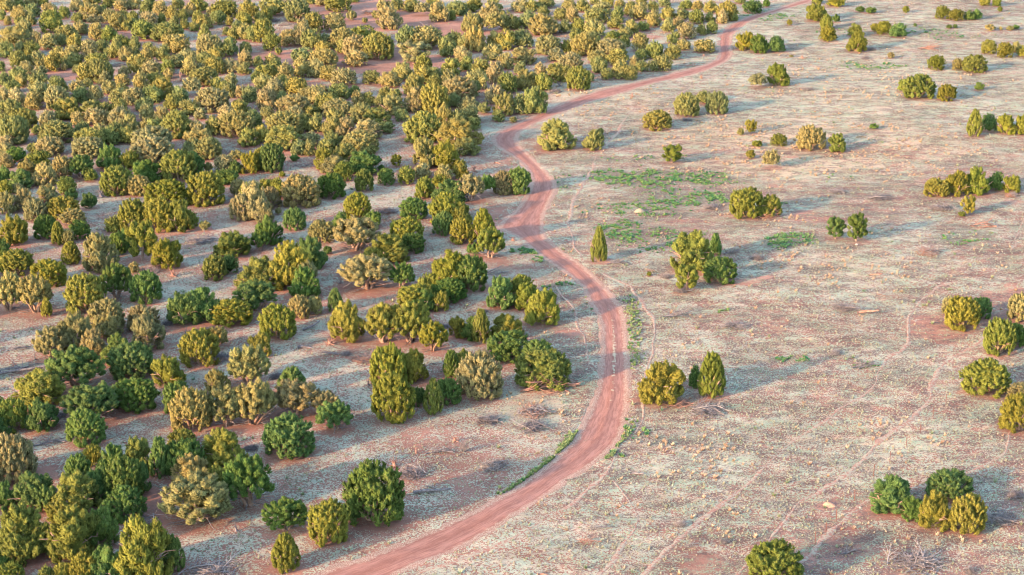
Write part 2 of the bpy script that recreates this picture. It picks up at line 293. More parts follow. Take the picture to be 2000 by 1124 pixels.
# ------------------------------------------------------------------ catalogue of trees: x0 y0 x1 y1 in quarter pixels of the photograph from the tile corner; form; hue
CAT = """@0 843|-60 30 250 400 d y|80 310 430 600 m g|-60 390 90 620 m g|270 400 440 640 l g|400 340 760 640 m o|520 190 700 400 d g|660 110 790 270 d o|790 80 970 420 m g|930 70 1190 330 m o|1170 60 1330 380 t g|700 220 890 600 m g|850 200 1080 560 d g|960 250 1170 500 m g|840 450 1110 690 d g|1320 0 1520 130 d o|1300 80 1580 350 d g|1560 0 1920 300 m o|1330 190 1600 430 m y|1440 320 1700 580 m y|1270 380 1780 730 l y|1620 240 1810 520 m o|1780 210 2090 610 l g|-10 600 370 1000 m o|380 510 650 700 d o|340 620 760 1010 m o|640 600 880 920 m g|900 690 1320 1180 m o|1280 820 1430 1100 t g|550 970 760 1180 d o|700 910 950 1180 m g|420 1040 560 1180 d o|300 1060 420 1190 m o|-20 1035 180 1190 d o|-30 970 100 1070 s g|@500 843|60 -140 440 190 d g|50 525 400 790 l g|410 545 710 865 d o|710 245 1130 715 d g|670 540 840 690 s g|100 790 360 1090 t o|@1000 843|1830 830 2280 1190 d o|@1500 843|780 325 1170 635 m g|1240 285 1610 540 d g|1045 470 1240 700 m g|1160 440 1450 760 m o|1425 475 1710 790 d o|@0 562|-60 -110 180 200 l y|150 -110 390 220 l y|310 80 410 228 t o|515 -105 810 190 d o|790 -170 1020 100 l g|1015 -130 1260 115 d g|1300 40 1560 290 m g|1450 -10 1740 270 m g|1660 85 1960 290 d o|1830 -60 2170 190 l g|700 100 950 340 d y|440 210 720 500 m y|270 320 520 560 l y|720 200 950 400 m y|600 330 830 560 m y|1000 135 1240 340 d y|1020 195 1290 480 m y|790 360 1070 610 m g|850 445 1200 710 d g|380 470 800 800 l g|900 700 1220 955 d g|1190 540 1440 770 m o|1415 315 1700 605 d o|1620 290 1770 480 l y|1290 715 1470 990 d g|90 650 510 920 m o|-10 860 200 1120 d o|190 870 450 1120 m g|490 765 920 1040 l g|540 985 800 1225 d g|1620 620 1780 830 m y|1350 800 1640 1110 d y|1630 740 1900 1110 l y|1840 720 2100 1110 l y|1780 480 2100 770 l y|1940 360 2110 540 m o|-60 1010 100 1150 m g|-50 840 30 940 m g|@500 562|30 120 300 395 d o|270 60 410 245 d y|400 60 510 215 d y|550 5 685 190 t g|260 -150 500 80 m g|580 100 850 420 m o|850 140 1150 440 l o|1060 130 1350 440 l o|1280 250 1490 510 l o|1120 -20 1370 160 d o|1200 0 1400 185 m g|1370 20 1510 180 m o|1380 -60 1630 100 d g|1800 -110 2010 175 m g|1960 -120 2180 100 d o|1520 215 1640 400 m o|1610 210 1760 420 m g|1680 160 1840 440 t o|1830 200 2080 400 m o|1820 340 2140 560 d g|905 460 1160 770 d o|1120 480 1350 730 m o|910 680 1240 1040 d o|1220 720 1320 980 d g|1300 720 1470 990 t o|1400 710 1590 910 d g|1450 480 1600 700 t g|1550 480 1700 640 m o|1590 510 1900 860 d y|150 620 410 850 t g|150 725 480 1010 l y|450 800 640 1010 l y|480 900 750 1120 l g|@1000 562|0 -60 200 180 m o|90 -10 390 290 m o|80 400 330 600 d g|40 450 455 785 d o|975 570 1360 905 m o|1380 580 1480 800 t g|1430 465 1695 860 t o|@1500 562|1360 60 1490 210 d y|1385 40 1660 320 d o|1580 60 1750 235 d g|1870 20 2100 260 d y|1690 230 1940 520 d o|1860 250 1995 470 d g|1525 540 1880 830 d o|1880 730 2120 880 d y|1820 800 2130 1120 d o|@0 281|-40 0 100 110 m y|60 30 200 150 d g|-10 80 110 190 m y|215 0 300 75 s g|300 -50 480 90 d y|210 60 390 170 m o|140 110 300 250 m y|260 140 430 330 m y|410 100 560 270 d y|530 90 720 270 l g|580 -50 800 100 d y|760 10 940 200 m g|650 190 770 290 m o|930 60 1080 190 m o|1040 -40 1340 140 d y|1030 130 1270 300 m g|1270 60 1520 290 d o|1440 60 1580 250 d g|1535 -40 1720 115 d y|780 170 1030 390 d o|970 250 1165 400 d y|1440 -40 1560 100 m g|1680 90 1830 230 d y|1790 130 1890 240 m g|1595 140 1660 225 s y|1790 50 1900 125 s y|1890 50 2010 250 m o|1140 295 1460 470 d o|1470 230 1740 470 d o|1680 200 1860 320 m g|1800 280 1930 410 d y|1880 300 2010 460 d o|1800 410 1950 600 d y|930 430 1150 680 d o|1100 420 1380 680 d o|1280 430 1500 690 m o|1440 530 1540 670 d o|820 570 960 690 m o|1550 605 1650 680 s y|-20 180 90 300 m g|60 200 260 350 m g|-10 280 90 400 m o|90 310 190 390 m y|-10 380 140 540 m y|130 330 280 540 m y|290 320 470 460 m y|450 260 590 390 d o|510 340 610 450 s g|630 390 750 510 s g|190 435 360 600 d y|370 410 610 590 d o|460 510 670 640 l y|-20 550 220 790 m o|270 560 440 740 d g|390 600 510 790 t o|465 670 575 785 d y|545 600 700 740 d g|-60 730 75 890 m g|465 755 635 940 t o|640 690 920 990 m y|850 690 970 880 d g|900 660 1060 830 m g|990 630 1220 920 p o|1180 730 1420 970 m o|0 830 245 1020 d o|235 915 515 1110 d o|1000 920 1090 1010 m y|1590 855 1760 1060 d o|1730 870 1860 1010 d g|1660 700 1950 870 m o|@500 281|0 0 110 240 d o|40 0 215 220 d g|180 215 230 260 s o|280 -30 380 100 m g|360 -20 470 90 m o|265 85 340 138 s g|450 40 620 190 m o|470 -30 620 90 m g|510 100 720 230 m y|600 0 800 150 m o|620 140 750 290 d o|780 -20 940 80 m o|720 70 990 220 m g|1050 90 1140 180 p o|955 195 1080 320 d g|1110 180 1240 315 d o|1230 150 1370 270 m y|770 210 915 370 d o|480 230 690 420 d g|205 240 490 490 d y|0 270 150 400 m o|100 270 235 430 m o|0 340 200 500 m y|1225 -40 1420 190 m o|1380 -20 1580 190 m o|1540 -40 1730 90 m g|1400 160 1540 290 m y|1530 130 1660 270 m o|1370 240 1520 350 m o|1240 250 1400 430 m o|1390 300 1640 450 m g|1580 250 1780 450 l y|1750 240 1870 410 l g|1860 220 2000 400 d y|1950 170 2145 390 d g|1125 415 1335 580 d g|1355 380 1610 620 d o|1380 530 1540 710 d g|1520 460 1700 630 m o|1535 555 1690 790 d o|1670 500 1880 780 t o|1740 640 1920 920 l o|690 400 890 600 d o|600 530 720 680 m g|850 520 985 655 m g|610 570 960 840 l y|420 595 600 770 d y|215 510 380 670 d g|-10 460 140 620 m y|-10 560 210 780 m g|-40 680 100 840 l g|150 500 200 555 s y|1045 575 1300 790 d o|1140 690 1310 850 d g|860 710 1190 920 m o|660 860 1080 1150 l y|1050 920 1220 1140 l g|320 700 520 1000 m g|60 760 400 1124 m o|-160 880 200 1150 m o|280 850 470 1140 m y|-140 260 80 620 m y|1270 1010 1410 1150 m o|1380 830 1660 1140 m o|1560 880 1800 1140 d g|1580 950 1740 1120 m y|1650 780 1760 870 s g|530 790 590 870 s g|@1000 281|590 630 770 925 c o|1170 0 1340 155 p o|1695 315 1970 575 d o|1900 380 2120 570 m o|1235 655 1600 1000 m o|1530 690 1650 870 t g|1265 920 1465 1160 p o|1505 880 1755 1085 d g|1830 40 1900 120 s o|1960 40 2090 200 l y|1055 990 1085 1040 s o|@1500 281|1225 255 1420 410 d o|1400 190 1560 420 m o|1540 170 1740 400 m o|1720 200 1850 370 m g|1830 230 1985 380 m o|1505 405 1630 560 p o|475 545 590 770 p g|605 540 785 770 p g|1480 525 1550 568 s o|@1500 0|330 -60 430 30 m o|290 15 470 165 m o|395 105 520 230 t o|400 190 550 320 m o|500 105 560 180 s g|620 175 740 290 m o|605 235 785 405 m o|450 -30 600 40 m o|680 50 760 95 s g|760 55 850 100 s g|1050 45 1105 105 s o|1305 40 1420 150 d o|1410 65 1535 160 d o|1530 75 1620 160 m g|1590 65 1675 155 m g|1640 -30 1740 45 m o|1750 -20 1830 50 m o|1790 50 1835 95 s o|800 175 870 250 s o|845 160 970 270 d o|945 170 1095 290 m g|1390 190 1440 225 s g|1445 185 1480 225 s g|1135 180 1165 210 s g|1690 190 1780 240 s y|1800 205 1835 240 s y|1860 200 1925 240 s y|1910 190 1965 230 s g|1665 305 1790 420 d o|1790 325 1920 450 d o|1900 320 1990 410 m y|1945 340 2110 450 m o|1245 425 1385 545 d o|1440 450 1530 550 d y|1520 425 1710 565 d o|930 400 990 460 s y|145 145 190 205 s o|165 430 200 445 s y|0 275 145 410 m g|0 475 160 680 m o|1010 610 1130 720 m o|1060 580 1300 770 d o|1320 645 1480 785 d o|1610 640 1690 710 s g|1545 845 1690 1070 t o|1670 870 1790 1040 m g|1790 880 1940 1050 m o|1920 880 2100 1050 m o|20 1040 150 1140 d o|230 970 450 1165 d y|465 1035 630 1185 m o|790 965 870 1010 s g|@1000 0|1270 710 1460 905 d o|1430 705 1580 810 m g|1510 710 1690 890 d g|1030 865 1245 1010 d o|190 940 510 1165 m o|545 1015 720 1170 m g|660 1000 720 1060 s g|1820 920 1910 1050 p o|1760 990 1810 1065 s o|1870 1090 1960 1150 s o|1740 245 1910 390 m o|1870 250 2010 420 m g|1845 570 2000 690 l y|1420 305 1590 410 d o|430 540 605 700 d o|560 560 640 640 m g|700 540 780 625 d g|770 480 930 615 t o|885 520 980 625 d o|1110 440 1250 550 d o|1060 480 1140 560 d g|970 480 1060 560 m g|920 440 1000 530 m y|965 390 1050 470 d g|940 270 1060 400 d o|1050 335 1190 460 m o|1180 330 1330 465 m o|1210 240 1320 340 m o|1290 170 1440 300 d y|1160 130 1280 250 m o|1250 130 1360 220 m y|1280 300 1400 390 m y|1440 180 1520 280 m o|1520 160 1610 265 d g|1380 70 1500 185 d o|1500 90 1590 170 m g|1590 70 1700 185 m y|1600 5 1760 160 d o|1700 90 1770 165 m g|1800 0 1960 100 d g|1740 -30 1830 30 m g|1490 0 1620 100 m o|1960 -20 2020 60 m g|-10 730 110 900 m g|90 690 280 890 m g|-20 910 40 960 s g|-10 550 190 700 m o|180 580 310 710 m o|165 500 270 600 m y|270 500 450 640 m o|370 420 540 560 d y|610 450 740 570 m g|600 400 740 490 m y|740 400 920 490 m o|670 320 880 430 d y|480 270 660 430 d o|620 280 700 390 m g|190 280 370 420 d y|380 320 470 410 m o|280 380 410 480 m y|0 240 160 370 m g|0 370 180 500 m y|20 480 110 580 m g|140 120 370 270 m y|370 160 460 260 m g|460 150 580 260 m o|560 160 720 290 m y|450 230 560 330 m o|330 70 430 160 d o|420 60 530 170 m y|500 0 610 90 m o|570 70 750 180 d o|640 20 770 100 m y|760 60 880 180 m g|750 150 870 215 m g|870 20 980 120 m o|920 30 1080 150 m y|1050 90 1160 210 m y|1060 10 1140 90 m g|880 160 990 260 m o|980 170 1070 240 m g|820 220 940 290 m y|730 250 850 320 m o|840 280 920 370 m o|1150 40 1290 150 m o|1270 60 1390 150 m g|1300 0 1420 70 m o|1400 0 1500 80 m y|50 90 200 220 m g|-10 130 60 240 m o|0 0 130 90 m y|100 0 210 90 m o|200 50 290 120 m o|200 -20 330 60 m g|390 0 500 80 m y|700 -20 800 60 m o|800 0 880 60 m y|960 -20 1060 40 m o|1140 -20 1240 50 m g|600 -20 690 30 m g|@500 0|50 0 250 110 d o|40 70 130 170 m o|240 10 410 165 d g|370 -30 470 30 m g|470 -30 560 45 m y|555 -30 730 85 d o|730 -30 800 20 m g|0 90 70 200 m g|0 160 120 340 d o|65 280 180 395 d o|195 250 310 360 d y|150 280 190 320 s g|150 380 200 430 s o|305 165 420 300 m y|395 115 510 260 d o|310 230 400 370 m y|365 250 500 385 d o|465 330 580 410 m o|490 280 600 370 m g|540 120 690 250 d y|590 235 750 380 d y|625 320 720 415 m o|745 225 920 330 d o|700 300 860 440 d y|860 285 1050 460 d o|690 400 860 515 m y|1030 320 1070 400 s g|950 0 1060 130 m y|960 80 1130 225 m y|1050 -10 1140 80 m g|710 90 780 160 s y|830 140 870 180 s y|910 90 960 150 s y|1145 0 1280 90 m o|1250 40 1360 125 l y|1340 -20 1430 50 m g|1360 30 1500 170 m y|1500 30 1650 110 m g|1500 90 1560 160 m o|1110 225 1240 380 d g|1220 225 1430 380 d y|1125 355 1335 505 p y|1235 445 1380 575 t o|1430 300 1550 450 m o|1490 260 1600 360 m o|1590 270 1680 380 m g|1640 230 1800 400 m y|1540 380 1680 500 m y|1600 450 1690 560 m g|1610 110 1770 250 m y|1740 50 1900 190 m y|1800 10 1920 110 m g|1640 0 1760 90 m o|1900 100 2010 240 m g|1800 130 1930 250 l y|290 395 440 480 d g|440 400 620 530 d y|285 470 420 600 m y|410 480 530 605 m y|70 430 180 520 m y|-10 440 50 540 m g|100 480 210 590 m o|-10 520 150 620 m o|170 510 300 640 m y|510 530 620 630 d o|600 550 770 665 d y|840 565 960 655 d g|960 580 1120 675 m y|1070 505 1220 625 m y|240 625 390 750 d o|160 600 260 700 m g|-10 600 130 710 m y|70 630 220 750 m y|20 700 150 860 m y|150 720 240 830 m g|40 845 140 925 d g|575 670 715 780 d g|715 680 810 755 m g|380 690 540 810 m y|320 700 400 770 m y|470 670 560 740 m y|180 750 400 900 d y|470 745 640 890 d o|545 790 730 920 d y|750 725 850 840 m y|840 730 925 830 m o|740 820 900 960 m g|850 850 1050 980 m o|960 690 1050 770 m o|1020 710 1140 810 m o|985 760 1160 890 m y|930 750 1000 840 m g|1095 865 1185 950 d g|1150 600 1330 740 m o|1240 530 1400 650 m o|1330 540 1450 610 m g|1450 470 1590 600 m o|1450 560 1570 690 m y|1340 600 1450 680 m g|1165 710 1320 870 m y|1300 680 1490 880 d o|1480 620 1690 790 d y|1490 740 1600 840 m g|1650 630 1740 770 m g|1590 770 1740 870 m y|1600 840 1750 960 m g|1740 810 1830 890 s g|1400 830 1560 1000 m o|1395 890 1470 980 m g|1510 870 1640 1010 m g|1640 920 1750 1020 m o|1680 470 1820 590 m o|1800 500 1930 650 m y|1650 570 1800 700 m y|1780 360 1920 470 m y|1800 260 1940 380 m o|1900 240 2010 400 m o|1900 430 2010 540 m y|1910 580 2020 740 d o|1810 670 1920 820 m y|1860 750 2010 900 m o|1850 870 1940 950 m g|1170 890 1440 1110 d o|1410 960 1740 1150 m o|340 900 450 1030 m o|410 900 530 1030 m g|105 905 340 1040 d o|250 845 370 960 m y|370 830 490 910 m o|520 870 700 1050 m o|610 920 770 1060 m y|760 950 960 1090 m y|950 955 1075 1040 m g|-20 900 50 1000 m g|-10 990 110 1110 m o|80 1010 350 1150 m o|350 1040 500 1140 m y|490 1040 700 1170 m o|700 1040 930 1190 d y|@0 0|-10 -20 110 90 m y|80 0 200 70 m o|90 60 210 170 m y|200 40 310 130 m g|190 -10 300 50 m y|300 -10 380 50 m o|325 40 440 130 m y|460 65 540 145 d o|550 0 650 90 m y|640 -20 740 60 m o|620 40 800 165 m y|560 110 640 175 m g|700 -30 790 30 m g|800 -20 900 60 m g|890 0 1000 80 m y|760 50 840 140 m g|1000 -10 1100 70 m y|1110 -10 1210 35 m g|1090 20 1200 110 m o|1200 20 1310 120 m y|1300 60 1400 160 m o|1340 0 1430 70 m g|810 85 900 180 d y|860 115 975 235 d o|920 90 1000 150 m g|990 100 1090 190 m o|950 165 1020 240 m o|1010 150 1080 220 m g|1095 110 1220 210 d y|1230 115 1300 195 m g|1040 180 1180 310 d o|1170 190 1240 285 m g|1205 190 1410 320 d o|1310 140 1400 230 m o|1270 240 1370 335 m y|1300 290 1465 420 d y|1390 80 1460 165 m g|1440 40 1530 130 m y|1470 0 1625 90 m o|1510 90 1580 180 m o|1400 160 1480 230 m g|1480 180 1550 245 m g|1540 130 1655 225 m o|1610 60 1700 130 m y|1670 20 1840 140 d o|1655 100 1755 190 d g|1765 140 1820 205 m o|1540 205 1655 320 c o|1740 215 1790 280 m g|1785 220 1860 315 m o|1815 170 1890 230 m g|1840 110 1960 210 m o|1870 40 2010 160 d o|1860 190 1950 315 m y|1940 190 2020 350 m o|1900 -10 1970 45 m y|-20 80 40 165 m g|35 125 80 205 m y|125 140 195 240 m o|210 110 275 205 m g|140 170 250 280 m y|325 105 470 255 d o|405 155 490 250 m y|560 175 690 270 m y|690 130 800 210 l y|700 195 810 315 m y|800 215 900 330 m o|430 210 590 310 m o|10 235 220 350 m y|240 255 320 350 m y|320 275 440 385 m y|430 280 530 360 m g|530 275 640 380 m o|-10 340 100 450 m g|110 335 200 430 m g|180 340 300 430 m o|190 370 260 445 m o|640 330 750 460 d y|745 325 845 415 d g|870 285 980 375 m o|815 380 880 460 m g|850 330 960 455 m g|930 375 1030 475 m y|960 300 1020 380 m o|1010 300 1090 385 m g|1030 370 1095 455 m g|1115 345 1210 430 m g|1100 390 1190 490 m y|1180 370 1240 450 m o|1230 365 1330 475 m g|1550 295 1720 440 d y|1630 370 1740 475 m o|1730 305 1850 440 m g|1880 340 1960 420 d g|1400 400 1530 480 m y|1320 440 1460 530 m g|1430 450 1540 600 m y|1540 420 1650 510 m g|1600 465 1740 580 d o|1530 510 1610 590 m y|85 415 195 535 d o|190 440 265 520 m y|250 410 350 525 m y|340 425 480 555 m o|400 375 500 460 m o|480 370 640 470 m y|490 430 640 525 m g|150 490 250 580 m y|480 500 525 555 s y|680 430 830 530 d o|570 515 635 572 d g|610 510 730 645 d o|690 480 865 640 d o|1000 445 1135 585 d o|920 530 1005 620 m y|1110 490 1240 590 d y|1255 470 1350 590 m o|1285 540 1350 620 m y|1500 540 1675 670 d o|1740 470 1860 570 m y|1860 410 1980 520 m y|1860 500 1960 580 m g|-30 490 40 560 m g|-10 560 60 690 m g|60 540 220 640 m g|240 530 370 620 m y|230 585 360 690 m g|120 595 200 685 m y|40 640 150 725 m g|385 615 500 720 d o|480 655 530 720 m g|220 660 390 790 m y|365 700 525 850 d y|65 705 190 835 m y|-10 690 70 790 m y|190 740 330 855 m y|545 650 660 750 l y|640 630 720 710 l y|560 700 690 810 m g|690 680 790 800 m y|770 570 860 660 m y|900 590 1010 670 m y|800 640 900 730 m y|900 660 1000 740 m o|1040 580 1150 700 m y|1150 580 1280 680 m g|860 700 1000 800 m g|960 700 1120 815 m y|1110 690 1260 805 m g|1200 630 1370 770 m o|1340 690 1460 815 m g|1290 750 1400 870 m o|1430 630 1560 750 l y|1400 800 1540 900 m o|1560 710 1765 870 d y|1510 760 1570 840 m y|1650 620 1770 730 m o|1760 580 1850 670 m y|1750 650 1840 770 m g|1840 680 1940 770 m y|1890 690 2020 795 m g|1970 560 2020 640 m o|-10 800 170 990 d g|90 865 270 1000 d o|20 930 200 1115 d g|300 880 440 1000 m y|430 790 640 930 m o|250 980 320 1050 m g|320 960 560 1115 d o|560 880 650 990 m y|580 960 700 1070 m g|640 800 850 920 m g|840 790 1000 910 m o|675 860 810 980 d y|800 880 880 970 m y|860 850 1050 990 m y|930 900 1090 1040 m y|850 960 950 1070 m o|720 970 860 1080 m y|1090 830 1210 940 m y|1060 780 1200 860 m g|1080 930 1190 1035 m y|1140 930 1300 1060 m g|1210 840 1310 955 m y|1290 880 1470 1075 d o|1360 990 1450 1085 m o|1450 950 1610 1075 m y|1600 920 1740 1055 m g|1520 850 1610 935 m y|1700 840 1830 940 m y|1790 790 1940 890 m o|1730 890 1960 1060 d o|1940 860 2030 1000 m g|1860 1000 2020 1140 m g|580 1020 810 1160 d o|790 1000 930 1130 m o|910 1000 1080 1115 m o|1040 1030 1330 1170 d y|1440 1030 1680 1160 m y|300 1070 460 1150 m o|-10 1060 100 1150 m y|100 1060 200 1130 s g"""
TREES = []
def parse_cat():
    ox = oy = 0
    for ln in CAT.split('|'):
        p = ln.split()
        if not p: continue
        if p[0][0] == '@': ox, oy = int(p[0][1:]), int(p[1]); continue
        x0, y0, x1, y1 = [int(v) for v in p[:4]]
        x0, x1 = ox + x0 / 4, ox + x1 / 4; y0, y1 = oy + y0 / 4, oy + y1 / 4
        TREES.append(dict(x0=x0, x1=x1, y0=y0, y1=y1, form=p[4], hue=p[5], px=(x0 + x1) / 2, py=(y0 + y1) / 2, area=(x1 - x0) * (y1 - y0)))
parse_cat()
def place(t):
    px, y0, y1 = t['px'], t['y0'], t['y1']
    w = t['x1'] - t['x0']; hh = y1 - y0
    gx0, gy0, gz0 = ground(px, y1)
    sc = pxpm(gx0, gy0, gz0)
    for _ in range(3):
        r = w / 2 / sc
        ang = math.atan2(CAMH, gy0)
        half = hh / 2 / sc
        v2 = half * half - (r * math.sin(ang)) ** 2
        v = math.sqrt(max(v2, 0)) / math.cos(ang)
        v = max(v, r * .62); vm = r * {'t': 1.6, 'c': 1.9, 'p': 1.3, 'd': 1.12}.get(t['form'], 1.05)
        if v > vm:                                       # half hidden trees: keep the area, not the sliver
            k = math.sqrt(v / vm); r *= min(k, 1.3); v = vm * min(k, 1.3)
        x, y, z = ground(px, y1 - hh / 2, v * .96)
        x, y, z = float(x), float(y), float(z) - v * .96
        sc = float(pxpm(x, y, z + v)); gy0 = y
    k = 1.05 + .10 * (px < 1000) + .08 * (px < 540 and t['py'] > 830) + .16 * min(max((330 - t['py']) / 120, 0), 1) * (px < 1300)
    t.update(x=x, y=y, z=z, r=r * k, v=v * k * .93, sc=sc)
for t in TREES: place(t)
# trees just outside the picture: the woodland goes on, and its trees throw their shadows in
rs = np.random.default_rng(5)
EXTRA = []
def extra(n, x0, x1, y0, y1, dens=1.0):
    for _ in range(n):
        px, py = rs.uniform(x0, x1), rs.uniform(y0, y1)
        x, y, z = [float(q) for q in ground(px, py)]
        r = rs.uniform(1.0, 2.1)
        if any(abs(e['x'] - x) < (e['r'] + r) * .75 and abs(e['y'] - y) < (e['r'] + r) * .75 for e in EXTRA): continue
        EXTRA.append(dict(x=x, y=y, z=z, r=r, v=r * rs.uniform(.75, 1.15), form='dmo'[rs.integers(2)], hue='oyg'[rs.integers(3)], area=0, px=px, py=py))
extra(230, -420, -30, -60, 1170)
extra(120, -300, 1650, -95, -22)
extra(60, -100, 560, 1190, 1400)
extra(14, 2050, 2350, 0, 900)
EXTRA = [e for e in EXTRA if road_sd(np.array([[e['x'], e['y']]]))[0] > 1.5]

# ------------------------------------------------------------------ ground sheet
def axis(lo, hi, step, far):
    a = list(np.arange(lo, hi + step, step)); s = step; p = a[-1]
    up = []
    while p < far: s *= 1.35; p += s; up.append(p)
    s = step; p = a[0]; dn = []
    while p > -far: s *= 1.35; p -= s; dn.append(p)
    return np.array(dn[::-1] + a + up)
GX = axis(-118, 122, .62, 4200)
GY = axis(128, 425, .62, 4200)
XX, YY = np.meshgrid(GX, GY)
gx, gy = XX.ravel(), YY.ravel()
gz = height0(gx, gy)
inner = (gx > -125) & (gx < 130) & (gy > 120) & (gy < 440)
sd = np.full(len(gx), 9.0)
P2 = np.stack([gx[inner], gy[inner]], 1)
sd[inner] = road_sd(P2)
wob = 1.1 * (vnoise(gx / 1.1, gy / 1.1, 9) - .5) + .5 * (vnoise(gx / 3.3, gy / 3.3, 10) - .5)
gz = gz - 0.16 * np.clip((-sd + .25 + wob) / .6, 0, 1) + .05 * np.clip(1 - np.abs(sd - .7) / .8, 0, 1)
gb = np.zeros(len(gx)); gg = gb.copy(); gl = gb.copy(); gd = gb.copy()
gb[inner] = blobs(gx[inner], gy[inner], BARE)
gg[inner] = blobs(gx[inner], gy[inner], GREEN)
gl[inner] = blobs(gx[inner], gy[inner], LUSH)
gd[inner] = blobs(gx[inner], gy[inner], DRY)
# litter: bare red ground and fallen needles round every juniper
lit = np.zeros(len(gx))
for t in TREES:
    r = t['r'] * 1.5 + .3
    ix0, ix1 = np.searchsorted(GX, [t['x'] - r, t['x'] + r]); iy0, iy1 = np.searchsorted(GY, [t['y'] - r, t['y'] + r])
    if ix1 <= ix0 or iy1 <= iy0: continue
    sub = (np.arange(iy0, iy1)[:, None] * len(GX) + np.arange(ix0, ix1)[None, :]).ravel()
    d = np.hypot(gx[sub] - t['x'], gy[sub] - t['y']) / r
    lit[sub] = np.maximum(lit[sub], np.clip(1.5 - 1.5 * d, 0, 1))

def soil_nodes(n, pos):
    a = n.noise(pos, .09, 3); b = n.noise(pos, 1.3, 4, .7); c = n.noise(pos, 9.0, 3, .7)
    col = n.mix(n.ramp(a, .35, .65), (.28, .135, .095), (.34, .175, .125))
    col = n.mix(n.math('MULTIPLY', n.ramp(b, .4, .75), .55), col, (.27, .115, .085))
    col = n.mix(n.math('MULTIPLY', n.ramp(c, .5, .75), .5), col, (.41, .25, .185))
    return col, b, c

def ground_material():
    m, nt, bs = new_mat('red_soil_and_grass')
    n = N(nt); pos = n.pos()
    col, nb, nc = soil_nodes(n, pos)
    at = n.attr('cover').outputs['Color']
    sep = n.node('ShaderNodeSeparateColor'); n.link(at, sep.inputs[0])
    bare, green, lush = sep.outputs
    at2 = n.attr('cover2').outputs['Color']
    sep2 = n.node('ShaderNodeSeparateColor'); n.link(at2, sep2.inputs[0])
    dry, litter, opn = sep2.outputs
    big = n.noise(pos, .05, 3, .6); mid = n.noise(pos, .33, 4, .65)
    fine = n.noise(pos, 2.9, 3, .75); fine2 = n.noise(pos, 6.5, 2, .7)
    bare = n.ramp(n.math('ADD', bare, n.math('MULTIPLY', n.math('SUBTRACT', n.noise(pos, .9, 5, .75), .5), 1.3)), .30, .55)
    litter = n.ramp(n.math('ADD', litter, n.math('MULTIPLY', n.math('SUBTRACT', n.noise(pos, 1.6, 5, .8), .5), 1.6)), .35, .75)
    # how much of the ground the mat of dry grass tufts covers
    cov = n.math('ADD', n.math('MULTIPLY', big, .35), n.math('MULTIPLY', mid, .5))
    cov = n.math('ADD', cov, n.math('MULTIPLY', lush, .09))
    cov = n.math('SUBTRACT', cov, n.math('MULTIPLY', bare, .20))
    cov = n.math('SUBTRACT', cov, n.math('MULTIPLY', litter, .08))
    cov = n.math('ADD', cov, n.math('MULTIPLY', dry, .1))
    fine = n.noise(pos, 2.7, 3, .65); fine2 = n.noise(pos, 5.4, 2, .6)
    speck = n.math('ADD', n.math('MULTIPLY', fine, .45), n.math('MULTIPLY', fine2, .65))
    tf = n.ramp(n.math('SUBTRACT', n.math('ADD', speck, cov), n.math('ADD', .965, n.math('MULTIPLY', opn, .03))), -.035, .035)
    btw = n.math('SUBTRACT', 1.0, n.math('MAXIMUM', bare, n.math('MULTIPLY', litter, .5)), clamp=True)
    col = n.mix(n.math('MULTIPLY', btw, n.math('ADD', n.math('MULTIPLY', n.ramp(mid, .35, .65), .3), .42)), col, (.165, .072, .055))  # soil between tufts darker: tuft self-shadow put into the colour, plus dark litter
    grass = n.mix(n.ramp(n.noise(pos, .6, 4, .7), .35, .68), (.305, .345, .25), (.385, .32, .23))
    grass = n.mix(n.math('MULTIPLY', n.ramp(dry, .1, .9), .8), grass, (.42, .30, .19))
    grass = n.mix(n.math('MULTIPLY', n.ramp(n.math('ADD', green, n.math('MULTIPLY', n.math('SUBTRACT', mid, .5), 1.4)), .35, .95), n.math('MULTIPLY', n.ramp(fine2, .42, .56), .9)), grass, (.10, .24, .10))
    col = n.mix(n.math('MULTIPLY', tf, .95), col, grass)
    st3 = n.node('ShaderNodeVectorMath', operation='MULTIPLY'); n.link(pos, st3.inputs[0]); st3.inputs[1].default_value = (.75, 1.25, 1)
    pn = n.noise(st3.outputs[0], .42, 6, .72); pg = n.noise(st3.outputs[0], .27, 6, .75)
    amt = n.math('ADD', n.math('MULTIPLY', opn, .75), .18)
    gp = n.math('MULTIPLY', n.ramp(n.math('ADD', pg, n.math('MULTIPLY', green, .16)), .47, .58), n.ramp(fine2, .42, .54))
    col = n.mix(n.math('MULTIPLY', gp, n.math('MULTIPLY', amt, .75)), col, (.23, .32, .20))
    dp = n.math('MULTIPLY', n.ramp(n.math('ADD', pn, n.math('MULTIPLY', green, .12)), .455, .56), n.ramp(n.noise(pos, 4.5, 3, .7), .43, .52))
    col = n.mix(n.math('MULTIPLY', dp, n.math('MULTIPLY', amt, .95)), col, (.125, .085, .072))
    tp = n.math('MULTIPLY', n.ramp(n.noise(st3.outputs[0], .6, 6, .75), .53, .62), n.ramp(fine, .45, .6))
    col = n.mix(n.math('MULTIPLY', tp, n.math('MULTIPLY', amt, .75)), col, (.44, .29, .18))
    dk = n.ramp(n.math('ADD', n.noise(pos, 3.3, 3, .7), n.math('MULTIPLY', mid, .35)), .76, .86)
    col = n.mix(n.math('MULTIPLY', dk, .75), col, (.13, .10, .095))
    ltr = n.ramp(n.math('ADD', litter, n.math('MULTIPLY', n.math('SUBTRACT', nb, .5), .9)), .35, .8)
    col = n.mix(n.math('MULTIPLY', ltr, .25), col, (.27, .13, .095))
    mot = n.node('ShaderNodeCombineColor'); mv = n.math('ADD', n.math('MULTIPLY', n.ramp(n.noise(st3.outputs[0], .11, 7, .7), .34, .66), .42), .72)
    for i in range(3): n.link(mv, mot.inputs[i])
